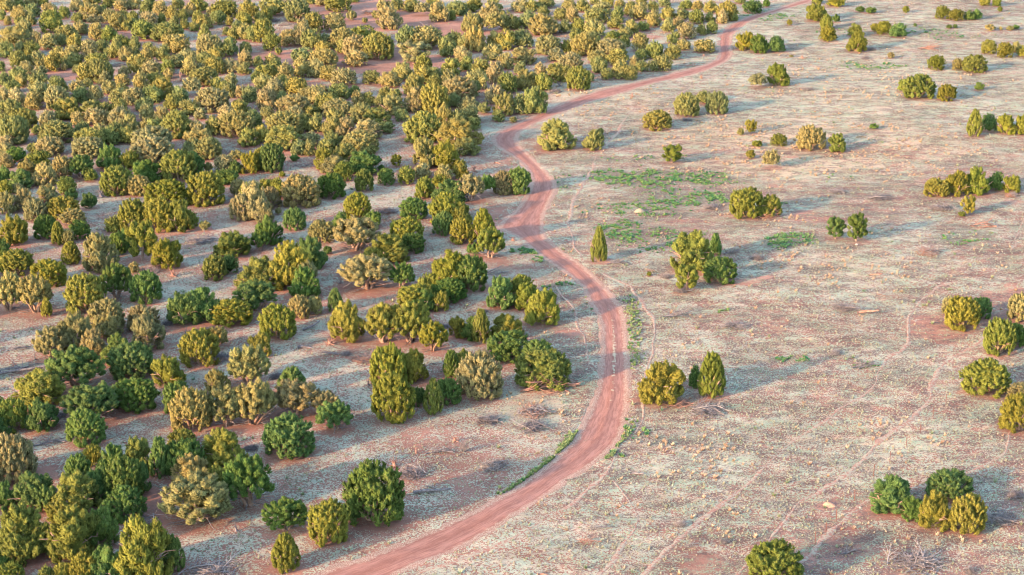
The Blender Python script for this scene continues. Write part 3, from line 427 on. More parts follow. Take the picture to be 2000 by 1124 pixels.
    col = n.mix(1.0, col, mot.outputs[0], 'MULTIPLY')
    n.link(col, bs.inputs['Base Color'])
    h = n.math('ADD', n.math('MULTIPLY', tf, .12), n.math('MULTIPLY', nc, .05))
    h = n.math('ADD', h, n.math('MULTIPLY', n.noise(pos, .9, 4, .7), .22))
    n.link(n.bump(h, .55, 1.0), bs.inputs['Normal'])
    return m

def road_material():
    m, nt, bs = new_mat('red_dirt_road')
    n = N(nt); pos = n.pos()
    at = n.attr('lane').outputs['Color']
    sep = n.node('ShaderNodeSeparateColor'); n.link(at, sep.inputs[0])
    rut, mid, edge = sep.outputs
    a = n.noise(pos, .15, 3); b = n.noise(pos, 1.7, 4, .7); c = n.noise(pos, 11., 3, .8)
    col = n.mix(n.ramp(a, .35, .65), (.215, .095, .07), (.26, .122, .092))
    col = n.mix(n.math('MULTIPLY', rut, .75), col, (.34, .175, .135))
    col = n.mix(n.math('MULTIPLY', n.ramp(b, .45, .75), .4), col, (.34, .155, .12))
    col = n.mix(n.math('MULTIPLY', n.ramp(c, .52, .72), .45), col, (.38, .23, .18))
    st = n.noise(n.attr('strip').outputs['Vector'], 4.5, 4, .7)
    col = n.mix(n.math('MULTIPLY', n.ramp(st, .42, .60), .6), col, (.17, .075, .055))
    gr = n.ramp(n.math('ADD', mid, n.math('MULTIPLY', n.math('SUBTRACT', b, .5), 2.4)), .5, .9)
    col = n.mix(n.math('MULTIPLY', gr, .7), col, (.40, .38, .26))
    ed = n.ramp(n.math('ADD', edge, n.math('MULTIPLY', n.math('SUBTRACT', b, .5), 1.6)), .45, .9)
    col = n.mix(n.math('MULTIPLY', n.math('MULTIPLY', ed, n.ramp(c, .42, .6)), .7), col, (.42, .38, .28))
    n.link(col, bs.inputs['Base Color'])
    h = n.math('ADD', n.math('MULTIPLY', b, .10), n.math('MULTIPLY', c, .03))
    n.link(n.bump(h, .5, 1.0), bs.inputs['Normal'])
    return m

def trail_material():
    m, nt, bs = new_mat('trodden_red_soil')
    n = N(nt); pos = n.pos()
    col, nb, nc = soil_nodes(n, pos)
    col = n.mix(.5, col, (.25, .13, .10))
    col = n.mix(n.math('MULTIPLY', n.ramp(n.noise(pos, 3.2, 3, .7), .45, .53), .8), col, (.31, .29, .21))
    n.link(col, bs.inputs['Base Color'])
    n.link(n.bump(nc, .4, .1), bs.inputs['Normal'])
    return m

gpx, gpy = to_px(gx, gy, gz)
gop = np.where((gy > 60) & (gy < 900), np.clip((gpx - 1020 - np.clip(250 - gpy, 0, 250) * 1.9) / 80, 0, 1), 0)
nxg, nyg = len(GX), len(GY)
idx = np.arange(nxg * nyg).reshape(nyg, nxg)
quads = np.stack([idx[:-1, :-1].ravel(), idx[:-1, 1:].ravel(), idx[1:, 1:].ravel(), idx[1:, :-1].ravel()], 1)
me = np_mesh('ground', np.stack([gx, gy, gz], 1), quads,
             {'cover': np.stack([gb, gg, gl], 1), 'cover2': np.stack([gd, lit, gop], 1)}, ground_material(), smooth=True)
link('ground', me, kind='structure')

# dirt road: its own surface, in a shallow bed of the ground sheet
step = .3
rx = np.arange(RB[0], RB[1], step); ry = np.arange(RB[2], RB[3], step)
RX, RY = np.meshgrid(rx, ry)
P = np.stack([RX.ravel(), RY.ravel()], 1)
rsd = road_sd(P)
keep = rsd < .9
lab = -np.ones(len(P), np.int64)
id2 = np.arange(len(P)).reshape(len(ry), len(rx))
q = np.stack([id2[:-1, :-1].ravel(), id2[:-1, 1:].ravel(), id2[1:, 1:].ravel(), id2[1:, :-1].ravel()], 1)
q = q[keep[q].all(1)]
used = np.unique(q); lab[used] = np.arange(len(used)); q = lab[q]
P = P[used]; s_ = rsd[used]
dl = seg_dist(P, RL); dr = seg_dist(P, RR)
u = dl / (dl + dr + 1e-6)
def arcl(P, L):
    A, B = L[:-1], L[1:]; D = B - A; ln = np.sqrt((D ** 2).sum(1)); cum = np.concatenate([[0], np.cumsum(ln)])[:-1]
    out = np.empty(len(P))
    for s in range(0, len(P), 40000):
        p = P[s:s + 40000, None, :]; t = np.clip(((p - A) * D).sum(2) / (ln ** 2), 0, 1)
        dd = ((p - A - t[..., None] * D) ** 2).sum(2); k = dd.argmin(1)
        out[s:s + 40000] = cum[k] + t[np.arange(len(k)), k] * ln[k]
    return out
def bell(u, c, w): return np.exp(-((u - c) / w) ** 2)
ppx, ppy = to_px(P[:, 0], P[:, 1], 0 * dl)
two = np.clip(1 - np.abs(ppy - 690) / 150, 0, 1) + np.clip(1 - np.abs(ppy - 330) / 70, 0, 1) * .5 + np.clip(1 - np.abs(ppy - 70) / 50, 0, 1) * .6
rut = bell(u, .27, .13) + bell(u, .72, .13)
rut2 = bell(u, .14, .05) + bell(u, .40, .05) + bell(u, .58, .05) + bell(u, .86, .05)
rz = height0(P[:, 0], P[:, 1]) - .05 - .085 * rut - .04 * rut2 + .03 * vnoise(P[:, 0] * 1.3, P[:, 1] * 1.3, 5)
# a washed-out gully near the inner bend
gux, guy, _ = ground([1128, 1140, 1158, 1166, 1172], [868, 858, 855, 845, 830])
gdist = seg_dist(P, np.stack([gux, guy], 1))
rz -= .07 * np.exp(-(gdist / .45) ** 2)
rz = rz + .03
mid = bell(u, .5, .085) * np.clip(two, 0, 1)
edge = np.clip(1.3 + s_ / .8, 0, 1)
me = np_mesh('dirt_road', np.stack([P[:, 0], P[:, 1], rz], 1), q, {'lane': np.stack([rut, mid, edge], 1), 'strip': np.stack([u * 4.0, arcl(P, RL) * .10, 0 * u], 1)}, road_material(), smooth=True)
link('dirt_road', me, kind='structure')

# trails: thin trodden strips with ragged edges
TM = trail_material()
TRPTS = []
for ti, (labl, w, L) in enumerate(TRW):
    seg = np.hypot(*(L[1:] - L[:-1]).T); cum = np.concatenate([[0], np.cumsum(seg)])
    k = max(8, int(cum[-1] / .35))
    tt = np.linspace(0, cum[-1], k)
    cx = np.interp(tt, cum, L[:, 0]); cy = np.interp(tt, cum, L[:, 1])
    for _ in range(40):                                  # smooth the traced corners
        cx[1:-1] = (cx[:-2] + 2 * cx[1:-1] + cx[2:]) / 4; cy[1:-1] = (cy[:-2] + 2 * cy[1:-1] + cy[2:]) / 4
    cx = cx + .5 * (vnoise(tt / 3., tt * 0 + ti, 31) - .5); cy = cy + .5 * (vnoise(tt / 3., tt * 0 + ti, 32) - .5)
    TRPTS.append((np.stack([cx, cy], 1), w))
    tx = np.gradient(cx); ty = np.gradient(cy); ln = np.hypot(tx, ty) + 1e-9
    nx_, ny_ = -ty / ln, tx / ln
    fade = np.clip(vnoise(tt / 9., tt * 0 + ti, 35) * 1.5 + .1, .4 if ti in (1, 3) else .0, 1)
    wl = np.clip(w * fade * (1.0 * vnoise(tt / .9, tt * 0 + ti, 33) + .15), .01, 1); wr = np.clip(w * fade * (1.0 * vnoise(tt / .9, tt * 0 + ti, 34) + .15), .01, 1)
    rows = []
    for off, zo in ((-wl, -.05), (-wl * .8, -.018), (0 * wl, -.022), (wr * .8, -.018), (wr, -.05)):
        X = cx + nx_ * off; Y = cy + ny_ * off
        rows.append(np.stack([X, Y, height0(X, Y) + zo + .035], 1))
    V = np.stack(rows, 1).reshape(-1, 3)
    F = []
    for i in range(k - 1):
        for j in range(4):
            p = i * 5 + j; F.append((p, p + 1, p + 6, p + 5))
    me = np_mesh('trail', V, np.array(F), None, TM, smooth=True)
    o = link('trail', me, kind='structure'); o['label'] = labl

# ------------------------------------------------------------------ grass tufts
tuft_mat, nt, bs = new_mat('tuft_grass')
n = N(nt)
n.link(n.attr('tcol').outputs['Color'], bs.inputs['Base Color'])

CROWN_XY = np.array([(t['x'], t['y'], t['r']) for t in TREES])
def under_tree(x, y, f=1.0):
    out = np.zeros(len(x), bool)
    cell = {}
    for cx, cy, r in CROWN_XY:
        cell.setdefault((int(cx // 8), int(cy // 8)), []).append((cx, cy, r))
    kx = (x // 8).astype(int); ky = (y // 8).astype(int)
    order = np.lexsort((ky, kx))
    key = kx[order] * 10000 + ky[order]
    ch = np.flatnonzero(np.diff(key)) + 1
    for g in np.split(order, ch):
        a, b = kx[g[0]], ky[g[0]]
        for i in (-1, 0, 1):
            for j in (-1, 0, 1):
                for cx, cy, r in cell.get((a + i, b + j), ()):
                    out[g] |= np.hypot(x[g] - cx, y[g] - cy) < r * f
    return out

def make_tufts(count, sel, size, colf, blades, spread, seed, name, label, cat=None, near_bias=1.0, hgt=1.0, wid=None, over=3, box=(-40, 2040, -60, 1170)):
    r_ = np.random.default_rng(seed)
    px = r_.uniform(box[0], box[1], int(count * over)); py = r_.uniform(box[2], box[3], int(count * over))
    # even density on the ground, thinning a little with distance
    prob = ((600. / (py + 708.)) ** (3 - near_bias)); prob = prob / prob.max()
    k = r_.random(len(px)) < prob
    px, py = px[k], py[k]
    x, y, z = ground(px, py)
    a = sel(x, y, px, py)
    k = r_.random(len(x)) < a
    x, y, z = x[k], y[k], z[k]
    k = road_sd(np.stack([x, y], 1)) > .15
    x, y, z = x[k], y[k], z[k]
    k = np.ones(len(x), bool)
    Q = np.stack([x, y], 1)
    for L, w in TRPTS:
        bb = (x > L[:, 0].min() - 1) & (x < L[:, 0].max() + 1) & (y > L[:, 1].min() - 1) & (y < L[:, 1].max() + 1)
        if bb.any():
            ii = np.flatnonzero(bb)
            k[ii[seg_dist(Q[ii], L[::2]) < w * .6]] = False
    k &= ~under_tree(x, y, .95)
    x, y, z = x[k][:count], y[k][:count], z[k][:count]
    m = len(x)
    s = size * r_.uniform(.55, 1.35, m)
    base = colf(m, r_)
    V = np.empty((m, blades * 3, 3)); C = np.empty((m, blades * 3, 3))
    ph = r_.uniform(0, 6.28, m)
    for b in range(blades):
        t = ph + b * 6.283 / blades + r_.uniform(-.4, .4, m)
        ca, sa = np.cos(t), np.sin(t)
        w = s * (wid or (.42 if blades < 8 else .22)); lean = spread * r_.uniform(.5, 1.2, m)
        V[:, b * 3 + 0] = np.stack([x + ca * s * .12 - sa * w, y + sa * s * .12 + ca * w, z - .02], 1)
        V[:, b * 3 + 1] = np.stack([x + ca * s * .12 + sa * w, y + sa * s * .12 - ca * w, z - .02], 1)
        V[:, b * 3 + 2] = np.stack([x + ca * s * lean, y + sa * s * lean, z + s * hgt * r_.uniform(.55, 1., m)], 1)
        sh = r_.uniform(.8, 1.2, (m, 1))
        for j in range(3): C[:, b * 3 + j] = base * sh
    F = np.arange(m * blades * 3).reshape(-1, 3)
    me = np_mesh(name, V.reshape(-1, 3), F, {'tcol': C.reshape(-1, 3)}, tuft_mat)
    o = link(name, me, kind='stuff'); o['label'] = label
    if cat: o['category'] = cat
    return m

def cmix(A, B, r_, m, jit=.08):
    t = r_.random((m, 1))
    return np.clip(np.array(A) * (1 - t) + np.array(B) * t + r_.normal(0, jit * .3, (m, 1)), .02, .8)

def sel_mint(x, y, px, py):
    a = .35 * vnoise(x / 20, y / 20, 51) + .55 * vnoise(x / 3, y / 3, 52)
    a = a + .55 * blobs(x, y, LUSH) - .8 * blobs(x, y, BARE) + .05
    return np.clip(a, 0.03, 1) * np.where(under_tree(x, y, 1.35), .25, 1)
make_tufts(84000, sel_mint, .16, lambda m, r_: cmix((.24, .28, .185), (.32, .28, .195), r_, m), 5, .6, 3,
           'grass_tufts', 'short pale grass tufts speckling the red soil', 'grass', 1.35)
def sel_tan(x, y, px, py):
    c = vnoise(x / 2.2, y / 2.2, 61)
    return np.clip((blobs(x, y, DRY) * 1.0 + .05 * (px > 1050)) * (c > .50), 0, 1)
make_tufts(6500, sel_tan, .36, lambda m, r_: cmix((.36, .23, .14), (.42, .32, .21), r_, m, .05), 11, .7, 4,
           'tan_bunchgrass', 'tan bunchgrass clumps dotted over the open ground', 'grass', 1.6, .8, None, 22)
def sel_green(x, y, px, py):
    c = .4 * vnoise(x / 1.6, y / 2.0, 71) + .6 * vnoise(x / .55, y / .6, 72)
    return np.clip(np.clip(blobs(x, y, GREEN) - .22, 0, 1) * 1.5 * (c > .53), 0, 1)
make_tufts(26000, sel_green, .30, lambda m, r_: cmix((.03, .135, .06), (.17, .25, .08), r_, m, .03), 5, .8, 5,
           'green_weeds', 'fresh green weeds along the road and in the damp patch', 'weeds', 1.6, .8, None, 70)

make_tufts(16000, lambda x, y, px, py: np.clip(.15 + 1.4 * (vnoise(x / 6, y / 6, 81) - .45) + .8 * blobs(x, y, [(1320,370,170,40,.8),(1480,440,60,12,1.),(1390,400,50,14,1.)]), 0, 1), .42, lambda m, r_: cmix((.09, .075, .07), (.24, .19, .16), r_, m, .03), 3, 1.5, 6,
           'twig_litter', 'small dead twigs and dark litter strewn over the ground', 'litter', 1.6, .22, .07)
make_tufts(2600, lambda x, y, px, py: np.clip(.1 + 1.5 * (vnoise(x / 7, y / 7, 91) - .45) + .3 * blobs(x, y, GREEN), 0, 1), .38, lambda m, r_: cmix((.13, .18, .10), (.30, .30, .18), r_, m, .05), 9, .8, 8,
           'low_scrub', 'small grey-green scrub plants scattered over the open ground', 'scrub', 1.6)

VERGE = [w_poly([(1126, 850), (1110, 872), (1095, 890), (1075, 909), (1050, 929), (1020, 949), (996, 965)]), w_poly([(1231, 590), (1238, 640), (1241, 690), (1238, 720)]), w_poly([(1237, 820), (1222, 853), (1208, 875), (1190, 893)])]
def sel_verge(x, y, px, py):
    Q = np.stack([x, y], 1); a = np.zeros(len(x)); w = (.55, .7, .5)
    m = (px > 960) & (px < 1280) & (py > 560) & (py < 980)
    for L, wd, st in zip(VERGE, w, (.8, .05, .08)): a[m] = np.maximum(a[m], st * np.exp(-(seg_dist(Q[m], L) / wd) ** 2))
    return a * (vnoise(x / .8, y / .8, 95) > .22)
make_tufts(5000, sel_verge, .30, lambda m, r_: cmix((.09, .17, .06), (.24, .27, .12), r_, m, .04), 6, .6, 9,
           'verge_grass', 'strip of lush green grass along the road edges at the lower bend', 'grass', 1.6, .9, None, 40, (960, 1280, 560, 990))

# ------------------------------------------------------------------ juniper crowns
_ico = None
def ico(sub=1):
    bm = bmesh.new(); bmesh.ops.create_icosphere(bm, subdivisions=sub, radius=1)
    V = np.array([v.co[:] for v in bm.verts]); F = np.array([[v.index for v in f.verts] for f in bm.faces]); bm.free()
    return V, F
ICO = ico(1)

def dome_dir(r_):
    th = r_.uniform(0, 6.2832); z = r_.uniform(-.35, 1.0)
    c = math.sqrt(1 - z * z)
    return np.array([c * math.cos(th), c * math.sin(th), z])

def lobes_for(form, r_):
    L = []                                              # centre, radii; unit crown: x,y in -1..1, z in 0..2
    def add(c, r, e=1.35): L.append((np.array(c, float), np.array([r, r, r * e])))
    if form == 'd':
        L.append((np.array([0, 0, .92]), np.array([.70, .70, .82])))
        for i in range(230):
            d = dome_dir(r_); r = r_.uniform(.05, .105); q = r_.uniform(.72, .98) if r < .07 else r_.uniform(.70, .88)
            add((d[0] * q, d[1] * q, max(.12, .90 + d[2] * q * (1.06 if d[2] > 0 else 1.0))), r, r_.uniform(1.3, 2.0))
        for i in range(26):
            th = r_.uniform(0, 6.28); q = r_.uniform(.70, .86); add((q * math.cos(th), q * math.sin(th), r_.uniform(.12, .5)), r_.uniform(.09, .15), 1.8)
    elif form in 'tc':
        k = 1.0 if form == 't' else 1.5
        L.append((np.array([0, 0, .85]), np.array([.6, .6, .8])))
        L.append((np.array([0, 0, 1.3]), np.array([.32, .32, .6])))
        for i in range(170):
            z = r_.uniform(.15, 1.8) ; f = max(.06, (1 - (z / 2.05) ** (2.2 if form == 't' else 1.25))) * (.86 if z > .4 else .75)
            th = r_.uniform(0, 6.2832); r = r_.uniform(.07, .13) * (.75 + .3 * (1 - z / 2) * k)
            add((f * math.cos(th) * .85, f * math.sin(th) * .85, z), r, r_.uniform(1.2, 1.8))
    elif form == 'm':
        n = r_.integers(5, 8); a0 = r_.uniform(0, 6.28)
        for i in range(n):
            th = a0 + i * 6.28 / n + r_.uniform(-.35, .35); q = r_.uniform(.34, .60); r = r_.uniform(.30, .44); z = r_.uniform(.38, 1.2)
            c = np.array([q * math.cos(th), q * math.sin(th), z]); L.append((c, np.array([r * .85, r * .85, r * 1.1])))
            for j in range(34):
                d = dome_dir(r_); s = r_.uniform(.055, .10)
                add(c + d * np.array([r, r, r * 1.15]) * .88, s, r_.uniform(1.3, 1.9))
        c = np.array([r_.uniform(-.15, .15), r_.uniform(-.15, .15), 1.25]); L.append((c, np.array([.42, .42, .52])))
        for j in range(20):
            d = dome_dir(r_); add(c + d * .5, r_.uniform(.08, .15), 1.8)
        L.append((np.array([0, 0, .6]), np.array([.62, .62, .58])))
        for j in range(22):
            th = r_.uniform(0, 6.28); q = r_.uniform(.62, .84); add((q * math.cos(th), q * math.sin(th), r_.uniform(.15, .6)), r_.uniform(.09, .16), 1.7)
    elif form == 'l':
        n = 120
        for i in range(n):
            d = dome_dir(r_); q = r_.uniform(.62, .9)
            add((d[0] * q, d[1] * q, max(.12, .95 + d[2] * 1.05 * q)), r_.uniform(.07, .13), r_.uniform(1.1, 1.8))
        L.append((np.array([0, 0, 1.05]), np.array([.48, .48, .55])))
    elif form == 'p':
        for i in range(46):
            z = r_.uniform(.42, 1.82); th = r_.uniform(0, 6.28); f = math.sqrt(max(.05, 1 - ((z - 1.05) / 1.0) ** 2)) * r_.uniform(.45, .85)
            add((f * math.cos(th), f * math.sin(th), z), r_.uniform(.12, .21), 1.0)
        L.append((np.array([0, 0, 1.2]), np.array([.40, .40, .45])))
    else:                                               # small shrub
        L.append((np.array([0, 0, .8]), np.array([.62, .62, .8])))
        for i in range(34):
            d = dome_dir(r_); add((d[0] * .72, d[1] * .72, max(.15, .85 + d[2] * .8)), r_.uniform(.12, .22), 1.6)
    return L

def crown_vf(form, seed, ntuft, tuft, corescale=.78, sides=3, small=True):
    r_ = np.random.default_rng(seed)
    L = lobes_for(form, r_)
    C = np.array([c for c, _ in L]); RD = np.array([r for _, r in L])
    area = (RD[:, 0] * (RD[:, 0] + RD[:, 2])) ** .95
    if form in 'dtcms': area[RD[:, 0] > .5] *= .35
    li = r_.choice(len(L), ntuft * 2, p=area / area.sum())
    d = r_.normal(size=(ntuft * 2, 3)); d /= np.linalg.norm(d, axis=1)[:, None]
    P = C[li] + d * RD[li] * r_.uniform(.86, 1.03, (len(li), 1))
    tp = 1 - .55 * np.clip(d[:, 2:3], 0, 1)
    P[:, :2] = C[li][:, :2] + (P[:, :2] - C[li][:, :2]) * tp
    OD = C[:, :2] / (np.linalg.norm(C[:, :2], axis=1)[:, None] + .15)
    P[:, :2] += OD[li] * .42 * (P[:, 2:3] - C[li][:, 2:3])
    nrm = d / RD[li]; nrm /= np.linalg.norm(nrm, axis=1)[:, None]
    ok = P[:, 2] > .03
    q = (((P[:, None, :] - C[None]) / RD[None]) ** 2).sum(2)
    q[np.arange(len(P)), li] = 9
    ok &= q.min(1) > .5
    P, nrm, li = P[ok][:ntuft], nrm[ok][:ntuft], li[ok][:ntuft]
    m = len(P)
    lobet = r_.uniform(0, 1, len(L))
    up = np.array([0, 0, 1.])
    D = nrm * .65 + up * .8 + r_.normal(0, .30, (m, 3)); D /= np.linalg.norm(D, axis=1)[:, None]
    A = np.cross(D, nrm + r_.normal(0, .3, (m, 3))); A /= np.linalg.norm(A, axis=1)[:, None] + 1e-9
    B = np.cross(D, A)
    ln = tuft * r_.uniform(.7, 1.5, (m, 1)); wd = tuft * .42 * r_.uniform(.7, 1.3, (m, 1))
    V = np.empty((m, sides + 1, 3)); T = np.empty((m, sides + 1))
    for j in range(sides):
        a = 6.2832 * j / sides
        V[:, j] = P + (A * math.cos(a) + B * math.sin(a)) * wd - D * ln * .25
    V[:, sides] = P + D * ln
    tt = .45 * lobet[li] + .55 * r_.random(m)
    T[:, :] = tt[:, None]
    if sides == 3: fl = [(0, 1, 3), (1, 2, 3), (2, 0, 3)]
    else: fl = [(0, 1, 2)]
    F = (np.arange(m)[:, None, None] * (sides + 1) + np.array(fl)[None]).reshape(-1, 3)
    cv, cf = ICO
    parts = [(V.reshape(-1, 3), F)]; tints = [T.ravel()]
    for k, (c, r) in enumerate(L):
        if not small and r[0] < .24: continue
        v = cv * r * corescale * (1 + r_.normal(0, .06, (len(cv), 1))) + c
        v[:, :2] = c[:2] + (v[:, :2] - c[:2]) * (1 - .55 * np.clip(cv[:, 2:3], 0, 1))
        v[:, :2] += OD[k] * .42 * (v[:, 2:3] - c[2])
        v[:, 2] = np.maximum(v[:, 2], .02)
        parts.append((v, cf)); tints.append(np.full(len(v), lobet[k] * .55 + .1))
    V, F = join_vf(parts)
    return V, F, np.concatenate(tints)

def foliage_material(name, attr=None):
    m, nt, bs = new_mat(name)
    n = N(nt)
    if attr: col = n.attr(attr).outputs['Color']
    else: col = n.node('ShaderNodeObjectInfo').outputs['Color']
    t = n.attr('tint').outputs['Fac']
    f = n.math('ADD', n.math('MULTIPLY', t, 1.3), .38)
    v = n.node('ShaderNodeCombineColor'); 
    for i in range(3): n.link(f, v.inputs[i])
    c = n.mix(1.0, col, v.outputs[0], 'MULTIPLY')
    c = n.mix(n.math('MULTIPLY', n.ramp(t, .55, 1.0), .35), c, (.20, .17, .05))
    if not attr:
        nz = n.noise(n.node('ShaderNodeTexCoord').outputs['Object'], 2.6, 3, .7)
        c = n.mix(n.math('MULTIPLY', n.ramp(nz, .60, .70), .55), c, (.19, .14, .09))
    n.link(c, bs.inputs['Base Color'])
    tr = n.node('ShaderNodeBsdfTranslucent'); n.link(c, tr.inputs['Color'])
    mx = n.node('ShaderNodeMixShader'); mx.inputs[0].default_value = .34
    n.link(bs.outputs[0], mx.inputs[1]); n.link(tr.outputs[0], mx.inputs[2])
    n.link(mx.outputs[0], nt.nodes['Material Output'].inputs['Surface'])
    return m
FOL = foliage_material('juniper_foliage')
FOLFAR = foliage_material('woodland_foliage', 'treecol')

def wood_material(name, a, b):
    m, nt, bs = new_mat(name)
    n = N(nt); pos = n.pos()
    c = n.mix(n.ramp(n.noise(pos, 3.5, 3, .7), .35, .65), a, b)
    n.link(c, bs.inputs['Base Color'])
    return m
BARK = wood_material('juniper_bark', (.20, .125, .09), (.30, .21, .16))
DEAD = wood_material('weathered_deadwood', (.10, .09, .09), (.22, .19, .185))
PALE = wood_material('bleached_deadwood', (.19, .17, .16), (.32, .285, .265))
SUNLITWOOD = wood_material('sunlit_red_deadwood', (.20, .10, .07), (.34, .20, .15))  # deadwood with the red of low sunlight painted into its colour

def bent(p0, d, length, r0, r1, r_, k=5, wob=.18, n=5):
    p = np.array(p0, float); d = np.array(d, float); d /= np.linalg.norm(d)
    pts = [p.copy()]
    for i in range(k - 1):
        d = d + r_.normal(0, wob, 3); d /= np.linalg.norm(d)
        p = p + d * length / (k - 1); pts.append(p.copy())
    return tube(pts, np.linspace(r0, r1, k), n), pts

def trunk_vf(form, seed):
    r_ = np.random.default_rng(seed); parts = []
    if form == 'p':
        tb, pts = bent((0, 0, -.1), (.06, .03, 1), 1.75, .085, .03, r_, 7, .10, 6); parts.append(tb)
        for i in range(8):
            b = pts[2 + i % 4]; th = i * 2.4
            parts.append(bent(b, (math.cos(th), math.sin(th), .5), .55, .035, .012, r_)[0])
    else:
        for i in range(5):
            th = i * 1.2566 + r_.uniform(-.3, .3)
            tb, pts = bent((.08 * math.cos(th), .08 * math.sin(th), -.08), (.42 * math.cos(th), .42 * math.sin(th), 1), 1.25, .085, .025, r_, 5, .14, 5)
            parts.append(tb)
            for j in range(2):
                b = pts[2 + j]; t2 = th + r_.uniform(-.8, .8)
                parts.append(bent(b, (math.cos(t2), math.sin(t2), .45), .5, .03, .01, r_, 4, .15, 4)[0])
    return join_vf(parts)
def skirt_vf(seed):
    """bare grey dead limbs that show low on open-crowned junipers"""
    r_ = np.random.default_rng(seed); parts = []
    for i in range(16):
        th = r_.uniform(0, 6.28); z = r_.uniform(.05, .75)
        parts.append(bent((.2 * math.cos(th), .2 * math.sin(th), z), (math.cos(th), math.sin(th), r_.uniform(-.1, .45)), r_.uniform(.65, .95), .028, .007, r_, 5, .22, 4)[0])
    return join_vf(parts)

def crown_mesh(form, seed, nt_, tuft):
    V, F, T = crown_vf(form, seed, nt_, tuft)
    return np_mesh('juniper_crown', V, F, {'tint': T}, FOL)
PROTO = {}
for form, cnt, nt_, tuft in (('d', 6, 6000, .070), ('m', 7, 6000, .070), ('t', 3, 5000, .065), ('c', 1, 4000, .06), ('l', 4, 5600, .070), ('p', 3, 3600, .085), ('s', 3, 1500, .12)):
    PROTO[form] = [crown_mesh(form, 100 + ord(form) * 7 + i, nt_, tuft) for i in range(cnt)]
TRUNKS = {'j': [np_mesh('juniper_trunk', *trunk_vf('j', 5 + i), mat=BARK) for i in range(3)],
          'p': [np_mesh('pinyon_trunk', *trunk_vf('p', 15 + i), mat=BARK) for i in range(2)]}
SKIRT = [np_mesh('dead_limbs', *skirt_vf(25 + i), mat=DEAD) for i in range(3)]

HUES = {'o': (.192, .194, .034), 'y': (.262, .236, .092), 'g': (.105, .170, .042)}
def hue(t, r_):
    c = np.array(HUES[t['hue']]) * r_.uniform(.82, 1.18)
    if t['py'] < 300 and t['px'] < 1450: c = (c * .5 + .5 * np.array(HUES['y'])) * 1.12  # upper left trees paler: slight distance haze mixed into the foliage colour
    if t['hue'] == 'o': c = c * (1 - .35) + .35 * (np.array(HUES['g']) if r_.random() < .4 else c)
    c = c * np.array([r_.uniform(.9, 1.1), 1, r_.uniform(.85, 1.2)])
    return c

# ------------------------------------------------------------------ labels: look first, then the nearest landmark and the rank beside it
LANDMARKS = [
 (410, 1108, 'the grey twig heap at the bottom left'), (305, 965, 'the red gap in the bottom thicket'), (15, 1110, 'the bottom left corner'),
 (728, 962, 'the big round juniper by the road'), (60, 890, 'the red bare patch at lower left'), (265, 769, 'the gappy deep green bush'),
 (470, 880, 'the twig litter behind the bottom thicket'),
 (30, 712, 'the black fallen trunk at the left edge'), (388, 677, 'the ball-shaped juniper in its opening'), (612, 640, 'the short fallen log in the clearing'),
 (713, 697, 'the reddish brush pile in the clearing'), (1045, 800, 'the orange-lit brush tangle'), (860, 650, 'the shaded dark stump of the open slope'),
 (1160, 475, 'the cone-shaped roadside juniper'), (975, 520, 'the black fallen branch by the S-bend'), (925, 330, 'the red dead stump near the road bend'),
 (573, 441, 'the dark round bush in mid picture'), (757, 411, 'the split wood pile in the lit strip'), (665, 545, 'the black snag in the central shade'),
 (300, 525, 'the twig litter under the forked juniper'), (395, 467, 'the black fallen boughs'), (137, 495, 'the lone egg-shaped juniper at left'),
 (195, 378, 'the black snag left of the middle'), (150, 335, 'the white-trunked juniper at left'), (775, 312, 'the little umbrella-shaped pinyon'),
 (585, 322, 'the fallen boughs in the shaded glade'), (150, 136, 'the tiny dark round juniper upper left'), (105, 152, 'the pink glade at upper left'),
 (700, 30, 'the bare pink slope at the top'), (640, 130, 'the long curved pink glade'), (725, 152, 'the dark low bush in the curved glade'), (784, 227, 'the small green bush above the bend'),
 (75, 215, 'the red soil strip at the upper left'), (352, 152, 'the pale dead snag at upper left'), (830, 52, 'the red fallen boughs on the top slope'),
 (985, 265, 'the elbow of the road'), (1410, 90, 'the narrow road neck near the top'), (1277, 78, 'the small red stump in the upper opening'), (1018, 85, 'the white dead trunk at top centre'),
 (1120, 60, 'the top centre of the picture'), (5, 5, 'the top left corner'), (5, 110, 'the left edge near the top'), (5, 440, 'the left edge halfway down'), (10, 580, 'the left edge below halfway'),
 (240, 122, 'the log-strewn upper left glade'), (395, 75, 'the pale shaded slope upper left'), (440, 170, 'the plank-like log at upper left'), (240, 10, 'the top edge left of centre'),
 (330, 215, 'the crowded wood left of centre'), (910, 130, 'the wood above the elbow'), (900, 20, 'the top edge above the road elbow'), (560, 210, 'the shady gap in the upper wood'),
 (1090, 180, 'the red lit bank of the upper road'), (1300, 190, 'the forked upper-road stump'), (1215, 245, 'the fork of the cattle trail'), (1300, 370, 'the green weedy patch'),
 (1250, 411, 'the pale dome of dry grass'), (1655, 450, 'the twin clear-trunked pinyons'), (1360, 500, 'the pair of shared crowns'), (1720, 383, 'the dark brush heap'), (1890, 345, 'the wide clump at the right edge'),
 (1740, 890, 'the line of thin fence posts'), (1618, 985, 'the orange ant mound'), (1830, 640, 'the red bare ground at right'), (1970, 700, 'the right edge below halfway'), (1950, 1005, 'the grey brush heap at lower right'),
 (1385, 790, 'the brush heap under the roadside pair'), (1567, 112, 'the red stump in the upper right'), (1700, 45, 'the top edge right of the road'), (1900, 40, 'the top right corner'),
 (1800, 180, 'the pale plain of the upper right'), (1990, 240, 'the right edge a quarter down'), (1600, 250, 'the tan bunchgrass field'), (1500, 290, 'the bare pinkish shrub'), (1750, 110, 'the two red sticks in the open'),
]
